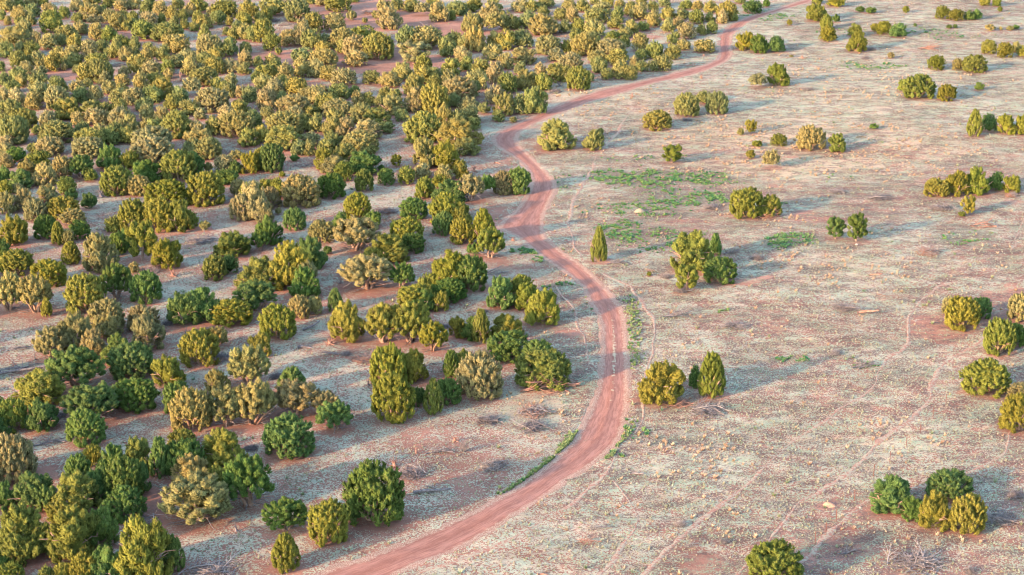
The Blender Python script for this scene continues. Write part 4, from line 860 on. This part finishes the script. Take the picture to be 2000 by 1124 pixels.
HAND = {
 (728, 962): 'largest single round juniper, deep green, standing beside the lower left of the road',
 (640, 1019): 'egg-shaped olive juniper just left of the big round green one',
 (557, 1008): 'loose grey-green juniper left of the egg-shaped one near the bottom',
 (557, 1078): 'small spiky upright juniper nearest the bottom end of the road',
 (1062, 716): 'orange-lit dense juniper of many tufted domes on the inner road bend',
 (1390, 727): 'tall yellow-green teardrop juniper, right one of the roadside pair',
 (1170, 475): 'lone cone-shaped juniper just right of the road S-bend',
 (1458, 392): 'large domed olive juniper alone behind the green weedy patch',
 (1925, 733): 'lone rounded bright olive juniper below the pair at the right edge',
 (1953, 654): 'olive juniper overlapping a darker one near the right edge',
 (1880, 608): 'pale tufted olive juniper in front of a dark green one at right',
 (265, 769): 'deep green bowl-shaped juniper with gaps, in the lower left',
 (388, 677): 'ball-shaped olive juniper alone in the lower left opening',
 (573, 428): 'small dark round juniper alone in the middle of the woodland',
 (587, 373): 'large pale domed juniper with grey limbs at its foot, near the middle',
 (1856, 946): 'flat-topped deep green juniper, back one of the lower right clump',
 (1893, 1002): 'bright olive domed juniper, rightmost of the lower right clump',
 (1513, 1096): 'olive juniper cut by the bottom edge in the lower right',
 (137, 492): 'lone egg-shaped juniper among larger ones on the left',
 (1342, 488): 'tall golden spreading juniper standing over a smaller green one, right of the road',
 (1407, 526): 'low green juniper with bare twigs at the right foot of the golden one',
 (1087, 263): 'loose olive juniper with red ground under it, in the elbow of the road',
 (1158, 272): 'small green juniper beside the loose olive one in the road elbow',
}

LOOK = {'d': 'domed', 't': 'upright', 'c': 'cone-shaped', 'm': 'lumpy', 'l': 'open', 'p': 'open', 's': 'low'}
HUEW = {'o': 'olive', 'y': 'dusty pale', 'g': 'deep green'}
ORD = ['nearest', 'second nearest', 'third nearest', 'fourth nearest', 'fifth nearest', 'sixth nearest', 'seventh nearest', 'eighth nearest', 'ninth nearest', 'tenth nearest', 'eleventh nearest', 'twelfth nearest', 'thirteenth nearest', 'fourteenth nearest', 'fifteenth nearest']
def label_all(items, noun):
    cells = {}
    for t in items:
        if t.get('label'): continue
        best = min(range(len(LANDMARKS)), key=lambda i: (t['px'] - LANDMARKS[i][0]) ** 2 + (1.6 * (t['py'] - LANDMARKS[i][1])) ** 2)
        lx, ly, ph = LANDMARKS[best]
        ddx, ddy = t['px'] - lx, 1.6 * (t['py'] - ly)
        side = ('right of' if ddx > 0 else 'left of') if abs(ddx) > abs(ddy) else ('below' if ddy > 0 else 'above')
        cells.setdefault((best, side, t['hue'], t['form']), []).append((ddx * ddx + ddy * ddy, t))
    for (b, side, hu, fm), L in cells.items():
        L.sort(key=lambda q: q[0])
        for i, (_, t) in enumerate(L):
            o = ORD[min(i, 14)] + ' ' if len(L) > 1 else ''
            t['label'] = f"{o}{HUEW[hu]} {LOOK[fm]} {noun} {side} {LANDMARKS[b][2]}"

big = [t for t in TREES if t['form'] not in 'ps']
big.sort(key=lambda t: -t['area'])
single, far = big[:300], big[300:]
for t in single:
    for (lx, ly), txt in HAND.items():
        if abs(t['px'] - lx) < 9 and abs(t['py'] - ly) < 9: t['label'] = txt
shrubs = [t for t in TREES if t['form'] == 's']; pines = [t for t in TREES if t['form'] == 'p']
for lst, noun in ((single, 'juniper'), (shrubs, 'shrub'), (pines, 'pinyon pine')): label_all(lst, noun)

def grow(t, name, cat, group, i):
    r_ = np.random.default_rng(900 + i)
    root = link(name, None, loc=(t['x'], t['y'], t['z'] - .03))
    root.scale = (t['r'] * r_.uniform(.95, 1.08), t['r'] * r_.uniform(.88, 1.08), t['v'] * r_.uniform(.94, 1.05)); root.empty_display_size = .3
    tag(root, t['label'], cat, group)
    f = t['form']; protos = PROTO[f]
    me = protos[int(r_.integers(len(protos)))]
    base = {'juniper_tree': 'crown', 'juniper_shrub': 'crown', 'pinyon_pine': 'crown'}[name]
    a = r_.uniform(0, 6.283)
    c = link(base, me, root); c.rotation_euler = (0, 0, a)
    h = hue(t, r_); c.color = (*[float(q) for q in h], 1)
    if f != 's':
        tk = link('trunk', TRUNKS['p' if f == 'p' else 'j'][i % (2 if f == 'p' else 3)], root); tk.rotation_euler = (0, 0, a)
    if f == 'l' or (f in 'my' and t['hue'] == 'y' and t['area'] > 1200):
        link('dead_limbs', SKIRT[i % 3], root).rotation_euler = (0, 0, r_.uniform(0, 6.28))
    return root
for i, t in enumerate(single): grow(t, 'juniper_tree', 'juniper', 'junipers of the woodland and the open ground', i)
for i, t in enumerate(pines): grow(t, 'pinyon_pine', 'pinyon pine', 'small pinyon pines with clear trunks', 400 + i)
for i, t in enumerate(shrubs): grow(t, 'juniper_shrub', 'shrub', 'low shrubs between the junipers', 500 + i)

# the smaller, farther rest of the woodland, far past three hundred trees, as one mass
LOW = {f: [crown_vf(f, 300 + ord(f) + i, 620, .165, 1.02, 3, False) for i in range(4)] for f in 'dmtlc'}
COARSE = {f: [crown_vf(f, 400 + ord(f) + i, 340, .22, 1.05, 3, False) for i in range(3)] for f in 'dmtlc'}
def mass(trees, name, label, lib):
    Vs = []; Fs = []; Ts = []; Cs = []; o = 0
    r_ = np.random.default_rng(77)
    for t in trees:
        V, F, T = lib[t['form']][int(r_.integers(len(lib['d'])))]
        a = r_.uniform(0, 6.283); ca, sa = math.cos(a), math.sin(a)
        X = np.stack([(V[:, 0] * ca - V[:, 1] * sa) * t['r'] + t['x'], (V[:, 0] * sa + V[:, 1] * ca) * t['r'] + t['y'], V[:, 2] * t['v'] + t['z']], 1)
        Vs.append(X); Fs.append(F + o); Ts.append(T); Cs.append(np.tile(hue(t, r_), (len(V), 1))); o += len(V)
    me = np_mesh(name, np.vstack(Vs), np.vstack(Fs), {'tint': np.concatenate(Ts), 'treecol': np.vstack(Cs)}, FOLFAR)
    ob = link(name, me, kind='stuff'); ob['label'] = label
mass(far, 'distant_woodland', 'smaller far junipers filling the gaps of the woodland', LOW)
mass(EXTRA, 'outer_woodland', 'woodland going on beyond the edges of the view', COARSE)

# ------------------------------------------------------------------ deadwood: branches, brush piles, logs, stumps
def branch_vf(seed, forks=6):
    """a dead limb lying on the ground along +x, length 1"""
    r_ = np.random.default_rng(seed)
    (tb, pts) = bent((0, 0, .03), (1, r_.uniform(-.2, .2), .03), 1.0, .024, .007, r_, 7, .16, 5)
    parts = [tb]
    for i in range(forks):
        b = pts[1 + i % 4]; s = r_.choice([-1, 1])
        t2, p2 = bent(b, (.7, s * r_.uniform(.5, 1.0), r_.uniform(.05, .5)), r_.uniform(.3, .5), .010, .003, r_, 5, .22, 4)
        parts.append(t2)
    V, F = join_vf(parts); V[:, 2] = np.maximum(V[:, 2], -.02)
    return V, F
def twigs_vf(seed, n=120):
    """a tangle of twigs, unit radius"""
    r_ = np.random.default_rng(seed); parts = []
    for i in range(n):
        th = r_.uniform(0, 6.28); q = r_.uniform(0, .75) ** .8; a = r_.uniform(0, 6.28)
        p = (q * math.cos(th), q * math.sin(th), r_.uniform(0, .28 * (1 - q)))
        parts.append(bent(p, (math.cos(a), math.sin(a), r_.uniform(-.05, .45)), r_.uniform(.3, .75), r_.uniform(.014, .034), .007, r_, 4, .3, 3)[0])
    return join_vf(parts)
def log_vf(seed):
    r_ = np.random.default_rng(seed)
    tb, pts = bent((0, 0, .06), (1, 0, 0), 1.0, .055, .03, r_, 7, .12, 8)
    parts = [tb]
    for i in range(3): parts.append(bent(pts[1 + i * 2], (.3, r_.choice([-1, 1]), r_.uniform(.1, .6)), .16, .02, .008, r_, 3, .2, 5)[0])
    return join_vf(parts)
def stump_vf(seed):
    r_ = np.random.default_rng(seed)
    tb, pts = bent((0, 0, -.1), (.05, .05, 1), .55, .2, .12, r_, 4, .08, 9); parts = [tb]
    for i in range(6):
        th = i * 1.05 + r_.uniform(-.3, .3)
        parts.append(bent((.08 * math.cos(th), .08 * math.sin(th), .3), (.5 * math.cos(th), .5 * math.sin(th), r_.uniform(.5, 1.2)), r_.uniform(.35, .8), .05, .01, r_, 4, .15, 5)[0])
    return join_vf(parts)
def root_vf(seed):
    r_ = np.random.default_rng(seed); parts = []
    for i in range(6):
        th = i * 1.05 + r_.uniform(-.3, .3)
        parts.append(bent((.1 * math.cos(th), .1 * math.sin(th), .1), (math.cos(th), math.sin(th), -.05), r_.uniform(.35, .6), .05, .012, r_, 4, .2, 5)[0])
    return join_vf(parts)
def bush_vf(seed):
    """leafless upright twiggy shrub, unit radius, height 1"""
    r_ = np.random.default_rng(seed); parts = []
    for i in range(60):
        th = r_.uniform(0, 6.28); l = r_.uniform(.1, .9)
        parts.append(bent((.12 * math.cos(th), .12 * math.sin(th), -.02), (l * math.cos(th), l * math.sin(th), 1), r_.uniform(.7, 1.1), .014, .005, r_, 4, .14, 3)[0])
    return join_vf(parts)
MB = {}
for mn, mt in (('grey', DEAD), ('red', SUNLITWOOD), ('pale', PALE)):
    MB['branch', mn] = [np_mesh('branch', *branch_vf(40 + i), mat=mt) for i in range(5)]
    MB['twigs', mn] = [np_mesh('twigs', *twigs_vf(50 + i), mat=mt) for i in range(4)]
    MB['log', mn] = [np_mesh('log', *log_vf(60 + i), mat=mt) for i in range(3)]
    MB['stump', mn] = [np_mesh('stump', *stump_vf(70 + i), mat=mt) for i in range(3)]
    MB['root', mn] = [np_mesh('root', *root_vf(80 + i), mat=mt) for i in range(3)]
    MB['bush', mn] = [np_mesh('twigs', *bush_vf(90 + i), mat=mt) for i in range(2)]

# kind, x, y, width, height (photograph pixels), tone, label
DEADWOOD = [
 ('pile', 412, 1110, 130, 34, 'grey', 'long grey heap of dead twigs at the bottom left, under the last juniper'),
 ('pile', 272, 1012, 100, 22, 'grey', 'grey fallen limbs at the foot of the bottom left thicket'),
 ('stump', 461, 1032, 22, 26, 'grey', 'small dark stump in the open left of the grey-green juniper'),
 ('limb', 105, 856, 85, 26, 'grey', 'long fallen limbs lying behind the bottom left thicket'),
 ('stump', 50, 865, 16, 22, 'red', 'pale broken stump beside the fallen limbs at lower left'),
 ('pile', 489, 872, 34, 26, 'grey', 'dark twig heap behind the bottom left thicket'),
 ('stump', 770, 906, 34, 24, 'red', 'sunlit reddish splintered stump behind the big round juniper'),
 ('pile', 803, 922, 70, 24, 'grey', 'blue-grey twig heap just right of the splintered stump'),
 ('stump', 813, 880, 14, 26, 'red', 'thin red upright snag left of the pale debris line'),
 ('limb', 858, 879, 55, 18, 'grey', 'scattered dark debris between the red snag and the grey twiggy bush'),
 ('stump', 889, 858, 24, 18, 'red', 'red broken stump behind the grey twiggy bush'),
 ('bush', 905, 874, 40, 34, 'grey', 'leafless grey twiggy bush on the slope inside the road bend'),
 ('pile', 968, 906, 62, 28, 'grey', 'dark twig heap nearest the road inside the lower bend'),
 ('log', 845, 956, 76, 24, 'grey', 'dark fallen log lying right of the big round juniper'),
 ('limb', 545, 975, 34, 12, 'grey', 'low dark twigs above the grey-green juniper'),
 ('pile', 1045, 800, 72, 30, 'red', 'orange-lit tangle of dead branches inside the road bend'),
 ('pile', 1040, 830, 74, 26, 'grey', 'grey brush heap below the orange-lit tangle'),
 ('limb', 1075, 757, 120, 22, 'red', 'long bare limbs spread under the orange-lit dense juniper'),
 ('pile', 1385, 795, 80, 34, 'grey', 'brush heap under the teardrop juniper of the roadside pair'),
 ('limb', 1330, 792, 60, 12, 'red', 'thin pale limb at the foot of the roadside pair'),
 ('limb', 1322, 614, 60, 15, 'grey', 'dark low brush in the open right of the trail'),
 ('pile', 1428, 634, 62, 16, 'grey', 'dark brush line in the open, beside a green tuft'),
 ('log', 1694, 609, 42, 12, 'red', 'pale log lying in the open middle of the right side'),
 ('pile', 1650, 600, 60, 16, 'grey', 'dark brush beside the pale log on the right'),
 ('pile', 1632, 687, 30, 20, 'grey', 'small dark brush heap on pale grass at right'),
 ('limb', 1715, 577, 30, 12, 'red', 'short reddish limb above the pale log'),
 ('limb', 1690, 712, 60, 16, 'grey', 'dark low brush with green plants on the right plain'),
 ('pile', 1960, 1008, 74, 30, 'grey', 'blue-grey brush heap right of the lower right clump'),
 ('pile', 1983, 959, 44, 42, 'grey', 'pale bare branches at the right edge above the clump'),
 ('limb', 1889, 1031, 58, 20, 'red', 'bare tan bough leaning at the foot of the lower right clump'),
 ('pile', 1783, 1090, 130, 40, 'grey', 'wide brush heap near the bottom edge at lower right'),
 ('limb', 1660, 1077, 54, 10, 'grey', 'thin fallen branch near the bottom edge left of the brush heap'),
 ('pile', 1895, 1115, 34, 14, 'grey', 'small dark twig heap at the bottom right'),
 ('pile', 1329, 1020, 30, 26, 'grey', 'dark leafless little bush on the lower open ground'),
 ('log', 1245, 922, 28, 18, 'grey', 'grey broken wood beside the tan tussocks right of the road'),
 ('pile', 1412, 1058, 24, 10, 'grey', 'pale twig bundle left of the cut-off juniper'),
 ('limb', 1150, 1058, 50, 16, 'red', 'curved pale branch on the grass below the road'),
 ('limb', 1170, 1030, 50, 16, 'grey', 'dark brush on the grass below the road bend'),
 ('log', 1068, 1117, 40, 10, 'red', 'weathered log at the bottom edge, right of the road'),
 ('limb', 1345, 1066, 40, 14, 'grey', 'dark scattered brush on the lower open ground'),
 ('log', 40, 722, 125, 20, 'grey', 'black fallen trunk lying at the left edge'),
 ('limb', 38, 678, 46, 20, 'grey', 'dark crooked limb above the black fallen trunk'),
 ('stump', 68, 697, 16, 26, 'grey', 'black upright snag at the end of the fallen trunk'),
 ('pile', 432, 695, 50, 26, 'grey', 'grey brush right of the ball-shaped juniper'),
 ('stump', 363, 649, 12, 22, 'grey', 'small dark snag above left of the ball-shaped juniper'),
 ('pile', 330, 628, 28, 22, 'grey', 'black brush at the foot of a big green juniper, lower left'),
 ('pile', 118, 808, 34, 22, 'grey', 'dark twigs between the lower left junipers'),
 ('log', 209, 825, 18, 10, 'grey', 'short dark log at the foot of a pale juniper, lower left'),
 ('log', 609, 639, 38, 16, 'grey', 'short straight grey log on the open slope'),
 ('stump', 645, 668, 34, 22, 'red', 'red-lit splintered stump on the open slope'),
 ('log', 604, 673, 50, 12, 'grey', 'long flat grey log left of the red-lit stump'),
 ('limb', 640, 690, 46, 16, 'grey', 'thin grey limb lying below the red-lit stump'),
 ('pile', 674, 690, 24, 12, 'grey', 'small grey twig heap on the open slope'),
 ('pile', 715, 696, 72, 26, 'red', 'reddish brush pile on the open slope'),
 ('stump', 719, 748, 18, 18, 'grey', 'small blue-grey stump left of the rounded junipers'),
 ('pile', 867, 636, 24, 14, 'grey', 'dark brush knot above the right hand woodland edge'),
 ('pile', 541, 732, 34, 22, 'grey', 'dark twig heap left of the green upright juniper'),
 ('pile', 528, 793, 22, 24, 'grey', 'dark brush left of the tall yellow juniper'),
 ('pile', 956, 818, 60, 22, 'grey', 'grey twigs on the slope left of the orange-lit tangle'),
 ('limb', 844, 709, 22, 14, 'grey', 'dark little limb behind the rounded junipers'),
 ('pile', 293, 524, 44, 30, 'red', 'twig litter on red soil under the forked juniper'),
 ('stump', 338, 535, 28, 22, 'red', 'pinkish splintered stump below the forked juniper'),
 ('stump', 197, 380, 34, 24, 'grey', 'black many-armed snag left of the middle'),
 ('pile', 395, 467, 72, 18, 'grey', 'black fallen boughs on pale grass left of the middle'),
 ('stump', 450, 452, 18, 14, 'grey', 'small dark stump right of the black fallen boughs'),
 ('limb', 196, 449, 30, 14, 'grey', 'dark branches left of the big central clump'),
 ('limb', 362, 490, 20, 12, 'grey', 'dark little branch below the black fallen boughs'),
 ('pile', 757, 411, 46, 18, 'red', 'split wood pile in the sunlit strip'),
 ('limb', 738, 407, 24, 10, 'grey', 'dark log ends at the left of the split wood pile'),
 ('stump', 665, 546, 20, 30, 'grey', 'black crooked snag in the central shade'),
 ('limb', 968, 527, 52, 30, 'grey', 'black fallen branch beside the S-bend'),
 ('limb', 838, 455, 28, 18, 'grey', 'dark brush left of the leaning upright juniper'),
 ('stump', 926, 331, 26, 20, 'red', 'bright red dead stump near the road bend'),
 ('limb', 592, 321, 46, 16, 'grey', 'fallen dark boughs in the shaded glade'),
 ('log', 977, 317, 24, 6, 'red', 'short red log on grass left of the road elbow'),
 ('pile', 925, 299, 30, 12, 'grey', 'grey brush right of the dark junipers, left of the road elbow'),
 ('stump', 802, 305, 14, 8, 'red', 'tiny brown limb in the grass near the little pinyon'),
 ('pile', 945, 605, 20, 18, 'grey', 'grey twigs between two junipers left of the S-bend'),
 ('pile', 721, 20, 36, 24, 'red', 'red-brown fallen boughs on the bare pink top slope'),
 ('pile', 835, 53, 56, 12, 'red', 'second heap of red boughs lower on the top slope'),
 ('limb', 560, 47, 34, 12, 'grey', 'dark limbs in the glade below the dark juniper at the top'),
 ('pile', 535, 38, 30, 14, 'grey', 'black brush left of the dark juniper at the top'),
 ('limb', 232, 126, 38, 14, 'grey', 'dark log debris in the shaded upper left glade'),
 ('stump', 213, 116, 12, 14, 'red', 'pale stump above the tiny dark round juniper'),
 ('limb', 235, 65, 26, 8, 'grey', 'dark debris on the upper left shaded slope'),
 ('stump', 353, 152, 18, 26, 'red', 'pale pinkish dead snag in the upper left'),
 ('log', 402, 170, 34, 8, 'red', 'plank-like red log in the upper left woodland'),
 ('stump', 1018, 85, 30, 26, 'grey', 'white dead trunk with arms at top centre'),
 ('stump', 1277, 77, 8, 8, 'red', 'tiny red stump in the upper opening left of the road'),
 ('stump', 1374, 108, 12, 8, 'red', 'tiny red stump left of the narrow road neck'),
 ('limb', 1350, 128, 22, 8, 'red', 'small red limb left of the upper road'),
 ('stump', 1370, 151, 12, 10, 'red', 'forked dark stump beside the upper road'),
 ('stump', 1235, 186, 12, 12, 'red', 'small pink stump below the upper road'),
 ('limb', 1422, 157, 12, 8, 'red', 'short red stick on the plain right of the upper road'),
 ('limb', 1335, 171, 14, 8, 'red', 'short red stick beside the cattle trail'),
 ('pile', 1085, 178, 28, 10, 'grey', 'dark brush at the woodland foot by the upper road'),
 ('stump', 1092, 166, 18, 12, 'grey', 'dark stump at the woodland foot by the upper road'),
 ('stump', 1567, 112, 14, 10, 'red', 'red stump on the upper right plain'),
 ('limb', 1762, 113, 12, 6, 'red', 'little red stick on the upper right plain'),
 ('pile', 1702, 96, 24, 8, 'grey', 'pale brush right of the stacked junipers'),
 ('pile', 1688, 113, 18, 9, 'grey', 'dark brush knot left of a small round shrub, upper right'),
 ('limb', 1820, 95, 50, 8, 'red', 'long thin fallen sticks on the upper right plain'),
 ('pile', 1577, 174, 30, 6, 'grey', 'low dark debris right of the pale leaning juniper'),
 ('pile', 1340, 234, 22, 8, 'grey', 'dark litter between the two-part clump and the low spreading juniper'),
 ('pile', 1720, 384, 52, 18, 'grey', 'purple-dark brush heap in the open right'),
 ('pile', 1635, 371, 36, 18, 'grey', 'dark brush left of the purple-dark heap'),
 ('limb', 1778, 353, 22, 10, 'grey', 'short dark limb left of the wide right clump'),
 ('pile', 1840, 405, 60, 14, 'grey', 'low dark brush below the wide right clump'),
 ('pile', 1974, 379, 28, 16, 'red', 'reddish twigs at the right foot of the wide clump'),
 ('limb', 1925, 438, 62, 20, 'red', 'long red-brown fallen boughs below the little pinyon at right'),
 ('limb', 1857, 434, 26, 8, 'red', 'short reddish brush left of the red-brown boughs'),
 ('pile', 1812, 490, 60, 20, 'red', 'reddish brush among tan tussocks in the open right'),
 ('log', 1710, 533, 26, 22, 'red', 'pale pointed log leaning in the open right'),
 ('limb', 1750, 418, 30, 10, 'grey', 'dark brush on pale grass left of the little pinyon'),
 ('pile', 1390, 403, 40, 14, 'grey', 'pale grey sticks left of the big domed juniper'),
 ('limb', 1500, 424, 56, 10, 'red', 'bare curved limb lying at the right foot of the big domed juniper'),
 ('limb', 1268, 528, 24, 10, 'red', 'red fallen limb left of the golden juniper'),
 ('pile', 1300, 540, 26, 9, 'grey', 'dark twigs left of the golden juniper foot'),
 ('limb', 1207, 512, 50, 10, 'grey', 'grey litter right of the cone-shaped juniper'),
 ('pile', 1480, 504, 36, 10, 'grey', 'dark brush right of the golden juniper'),
 ('limb', 1432, 492, 40, 12, 'grey', 'dark bough just right of the golden juniper crown'),
 ('pile', 1330, 568, 40, 8, 'grey', 'dark litter at the foot of the golden juniper'),
 ('stump', 1002, 468, 18, 10, 'red', 'reddish litter at the road edge near the leaning upright juniper'),
]
NAMES = {'pile': ('brush_pile', 'brush pile', 'heaps of dead brush'), 'limb': ('fallen_branch', 'fallen branch', 'dead branches lying on the ground'),
         'log': ('fallen_log', 'log', 'fallen logs'), 'stump': ('juniper_stump', 'stump', 'dead stumps and snags'), 'bush': ('leafless_bush', 'bush', 'leafless bushes')}
for i, (kd, px, py, w, h, tone, labl) in enumerate(DEADWOOD):
    r_ = np.random.default_rng(2000 + i)
    x, y, z = [float(v) for v in ground(px, py + h * .25)]
    sc = float(pxpm(x, y, z)); wm = w / sc
    nm, cat, grp = NAMES[kd]
    root = link(nm, None, loc=(x, y, z)); root.empty_display_size = .3
    tag(root, labl, cat, grp)
    hm = h / sc
    if kd == 'pile':
        tw = link('twigs', MB['twigs', tone][i % 4], root, kind='stuff')
        dp = min(max(hm / .32 * .5, wm * .28), wm * .6)
        tw.scale = (wm * .5, dp, min(wm * .6, 1.1)); tw.rotation_euler = (0, 0, r_.uniform(-.15, .15))
        t2 = link('twigs', MB['twigs', 'grey' if i % 3 else 'pale'][(i + 1) % 4], root, kind='stuff')
        t2.scale = (wm * .42, dp * .8, min(wm * .7, 1.3)); t2.location = (r_.uniform(-.2, .2) * wm, r_.uniform(-.1, .1), 0); t2.rotation_euler = (0, 0, 2.1)
        for k in range(6):
            b = link('branch', MB['branch', (tone, 'grey', 'pale')[k % 3]][int(r_.integers(5))], root)
            a = r_.uniform(0, 6.28); L = min(wm * r_.uniform(.5, .8), 3.0)
            b.scale = (L, L, L); b.rotation_euler = (r_.uniform(-.3, .3), r_.uniform(-.25, .1), a)
            b.location = (r_.uniform(-.3, .3) * wm - math.cos(a) * L * .45, r_.uniform(-.4, .4) * dp - math.sin(a) * L * .25, .05)
    elif kd == 'limb':
        for k in range(4 if w > 30 else 2):
            b = link('branch', MB['branch', tone][int(r_.integers(5))], root)
            L = wm * r_.uniform(.55, .95) if k else wm
            a = r_.choice([0, math.pi]) + r_.uniform(-.5, .5) + .3
            b.scale = (L, L, L * .9); b.rotation_euler = (r_.uniform(-.4, .4), 0, a)
            b.location = (-math.cos(a) * L * .5 + r_.uniform(-.15, .15) * wm * (k > 0), -math.sin(a) * L * .5, .04)
    elif kd == 'log':
        b = link('log', MB['log', tone][i % 3], root); a = .35 + r_.uniform(-.3, .3)
        th = min(max(.9, wm * .8), 2.2)
        b.scale = (wm, th * 1.5, th * 1.5); b.rotation_euler = (0, 0, a); b.location = (-math.cos(a) * wm * .5, -math.sin(a) * wm * .5, -.02)
        c = link('branch', MB['branch', tone][i % 5], root); c.scale = (wm * .6,) * 3; c.rotation_euler = (0, 0, a + .5); c.location = (-.1 * wm, -.1 * wm, .06)
        if w > 60:
            c = link('branch', MB['branch', tone][(i + 1) % 5], root); c.scale = (wm * .6,) * 3; c.rotation_euler = (0, 0, a + 2.6); c.location = (.1 * wm, .1 * wm, .08)
    elif kd == 'stump':
        b = link('stump', MB['stump', tone][i % 3], root); s = max(hm, .5)
        b.scale = (max(wm * .62, s * .4), max(wm * .62, s * .4), s * .95); b.rotation_euler = (0, 0, r_.uniform(0, 6))
        c = link('root', MB['root', tone][i % 3], root); c.scale = (wm * .8,) * 3
    else:
        b = link('twigs', MB['bush', tone][i % 2], root, kind='stuff'); b.scale = (wm * .5, wm * .5, hm * .9)
        c = link('branch', MB['branch', tone][0], root); c.scale = (wm * .5,) * 3

# ------------------------------------------------------------------ line of fence posts with wire
post_mat, nt, bs = new_mat('rusty_steel'); bs.inputs['Base Color'].default_value = (.16, .07, .05, 1); bs.inputs['Roughness'].default_value = .7
def post_vf():
    a = tube([(0, 0, -.3), (0, 0, 1.25)], [.035, .035], 4)
    b = tube([(.03, 0, -.3), (.03, 0, 1.25)], [.02, .02], 4)
    c = tube([(0, 0, 1.25), (0, 0, 1.30)], [.045, .03], 4)
    return join_vf([a, b, c])
POSTS = [(1592, 1063), (1613, 1045), (1633, 1018), (1669, 979), (1706, 930), (1738, 904), (1770, 871), (1797, 846), (1822, 819), (1847, 791)]
fx, fy, fz = ground([p[0] for p in POSTS], [p[1] for p in POSTS])
fence = link('wire_fence', None, loc=(float(fx[0]), float(fy[0]), float(fz[0])))
tag(fence, 'line of thin rusty fence posts with sagging wires crossing the open lower right ground', 'fence')
pm = np_mesh('post', *post_vf(), mat=post_mat)
for i in range(len(POSTS)):
    o = link('post', pm, fence); o.location = (float(fx[i] - fx[0]), float(fy[i] - fy[0]), float(fz[i] - fz[0])); o.rotation_euler = (random.uniform(-.03, .03), random.uniform(-.03, .03), random.uniform(0, 1))
for hgt in (.4, .75, 1.12):
    parts = []
    for i in range(len(POSTS) - 1):
        p = np.array([fx[i] - fx[0], fy[i] - fy[0], fz[i] - fz[0] + hgt]); q_ = np.array([fx[i + 1] - fx[0], fy[i + 1] - fy[0], fz[i + 1] - fz[0] + hgt])
        parts.append(tube([p, (p + q_) / 2 - (0, 0, .04), q_], [.004] * 3, 3, False))
    link('wire', np_mesh('wire', *join_vf(parts), mat=post_mat), fence)

# ------------------------------------------------------------------ ant mound and dry grass dome
def mound(name, px, py, wpx, hm, mat, labl, cat, seed, rough=.12):
    x, y, z = [float(v) for v in ground(px, py)]
    rad = wpx / 2 / float(pxpm(x, y, z)); rr = np.random.default_rng(seed)
    V = [(0, 0, hm)]; F = []
    nr, na = 9, 32
    for i in range(1, nr + 1):
        for j in range(na):
            a = 6.2832 * j / na; q_ = i / nr * rad * (1 + .08 * math.sin(3 * a + seed) + .05 * math.sin(7 * a))
            f = math.cos(i / nr * math.pi / 2) ** 1.1 if i < nr else -.12
            V.append((q_ * math.cos(a), q_ * math.sin(a), hm * f * (1 + rr.normal(0, rough))))
    for j in range(na): F.append((0, 1 + j, 1 + (j + 1) % na))
    for i in range(nr - 1):
        for j in range(na):
            a, b = 1 + i * na + j, 1 + i * na + (j + 1) % na
            F.append((a, a + na, b)); F.append((b, a + na, b + na))
    o = link(name, np_mesh(name, np.array(V), np.array(F), mat=mat, smooth=True), loc=(x, y, z))
    return tag(o, labl, cat)
ant, nt, bs = new_mat('ant_hill_soil'); n = N(nt)
n.link(n.mix(n.ramp(n.noise(n.pos(), 7, 3), .4, .6), (.50, .24, .14), (.58, .31, .19)), bs.inputs['Base Color'])
mound('ant_mound', 1619, 987, 26, .24, ant, 'low orange ant mound in a bare red ring, left of the fence posts', 'ant mound', 3, .05)
dry, nt, bs = new_mat('dry_grass_clump'); n = N(nt)
nz = n.noise(n.pos(), 14, 3, .8)
n.link(n.mix(n.ramp(nz, .35, .65), (.25, .20, .14), (.36, .28, .20)), bs.inputs['Base Color']); n.link(n.bump(nz, .8, .1), bs.inputs['Normal'])
mound('grass_dome', 1250, 414, 22, .5, dry, 'large pale dome of dry grass in the green weedy patch', 'grass clump', 5, .08)

# pale stones
rock_m, nt, bs = new_mat('pale_sandstone'); n = N(nt)
n.link(n.mix(n.ramp(n.noise(n.pos(), 5, 3), .4, .6), (.34, .27, .24), (.46, .38, .33)), bs.inputs['Base Color'])
rk = []
for s in range(3):
    rr = np.random.default_rng(s); v = ICO[0] * np.array([1, .8, .6]) * (1 + rr.normal(0, .16, (len(ICO[0]), 1)))
    rk.append(np_mesh('rock', v, ICO[1], mat=rock_m))
for px, py, wpx, labl in [(22, 320, 9, 'left one of two pale rocks in the woodland at the left edge'), (33, 322, 11, 'right one of two pale rocks in the woodland at the left edge'),
                          (1680, 992, 5, 'small pale stone beside the trail left of the lower right clump'), (1673, 479, 7, 'small pale stone at the foot of the twin pinyons'),
                          (847, 460, 6, 'pale stone right of the dark brush by the middle junipers'), (1110, 868, 4, 'small pale stone at the roadside bend')]:
    x, y, z = [float(v) for v in ground(px, py)]; s = wpx / 2 / float(pxpm(x, y, z))
    o = link('rock', rk[wpx % 3], loc=(x, y, z + s * .3)); o.scale = (s, s, s); o.rotation_euler = (0, 0, wpx)
    tag(o, labl, 'rock', 'pale rocks')
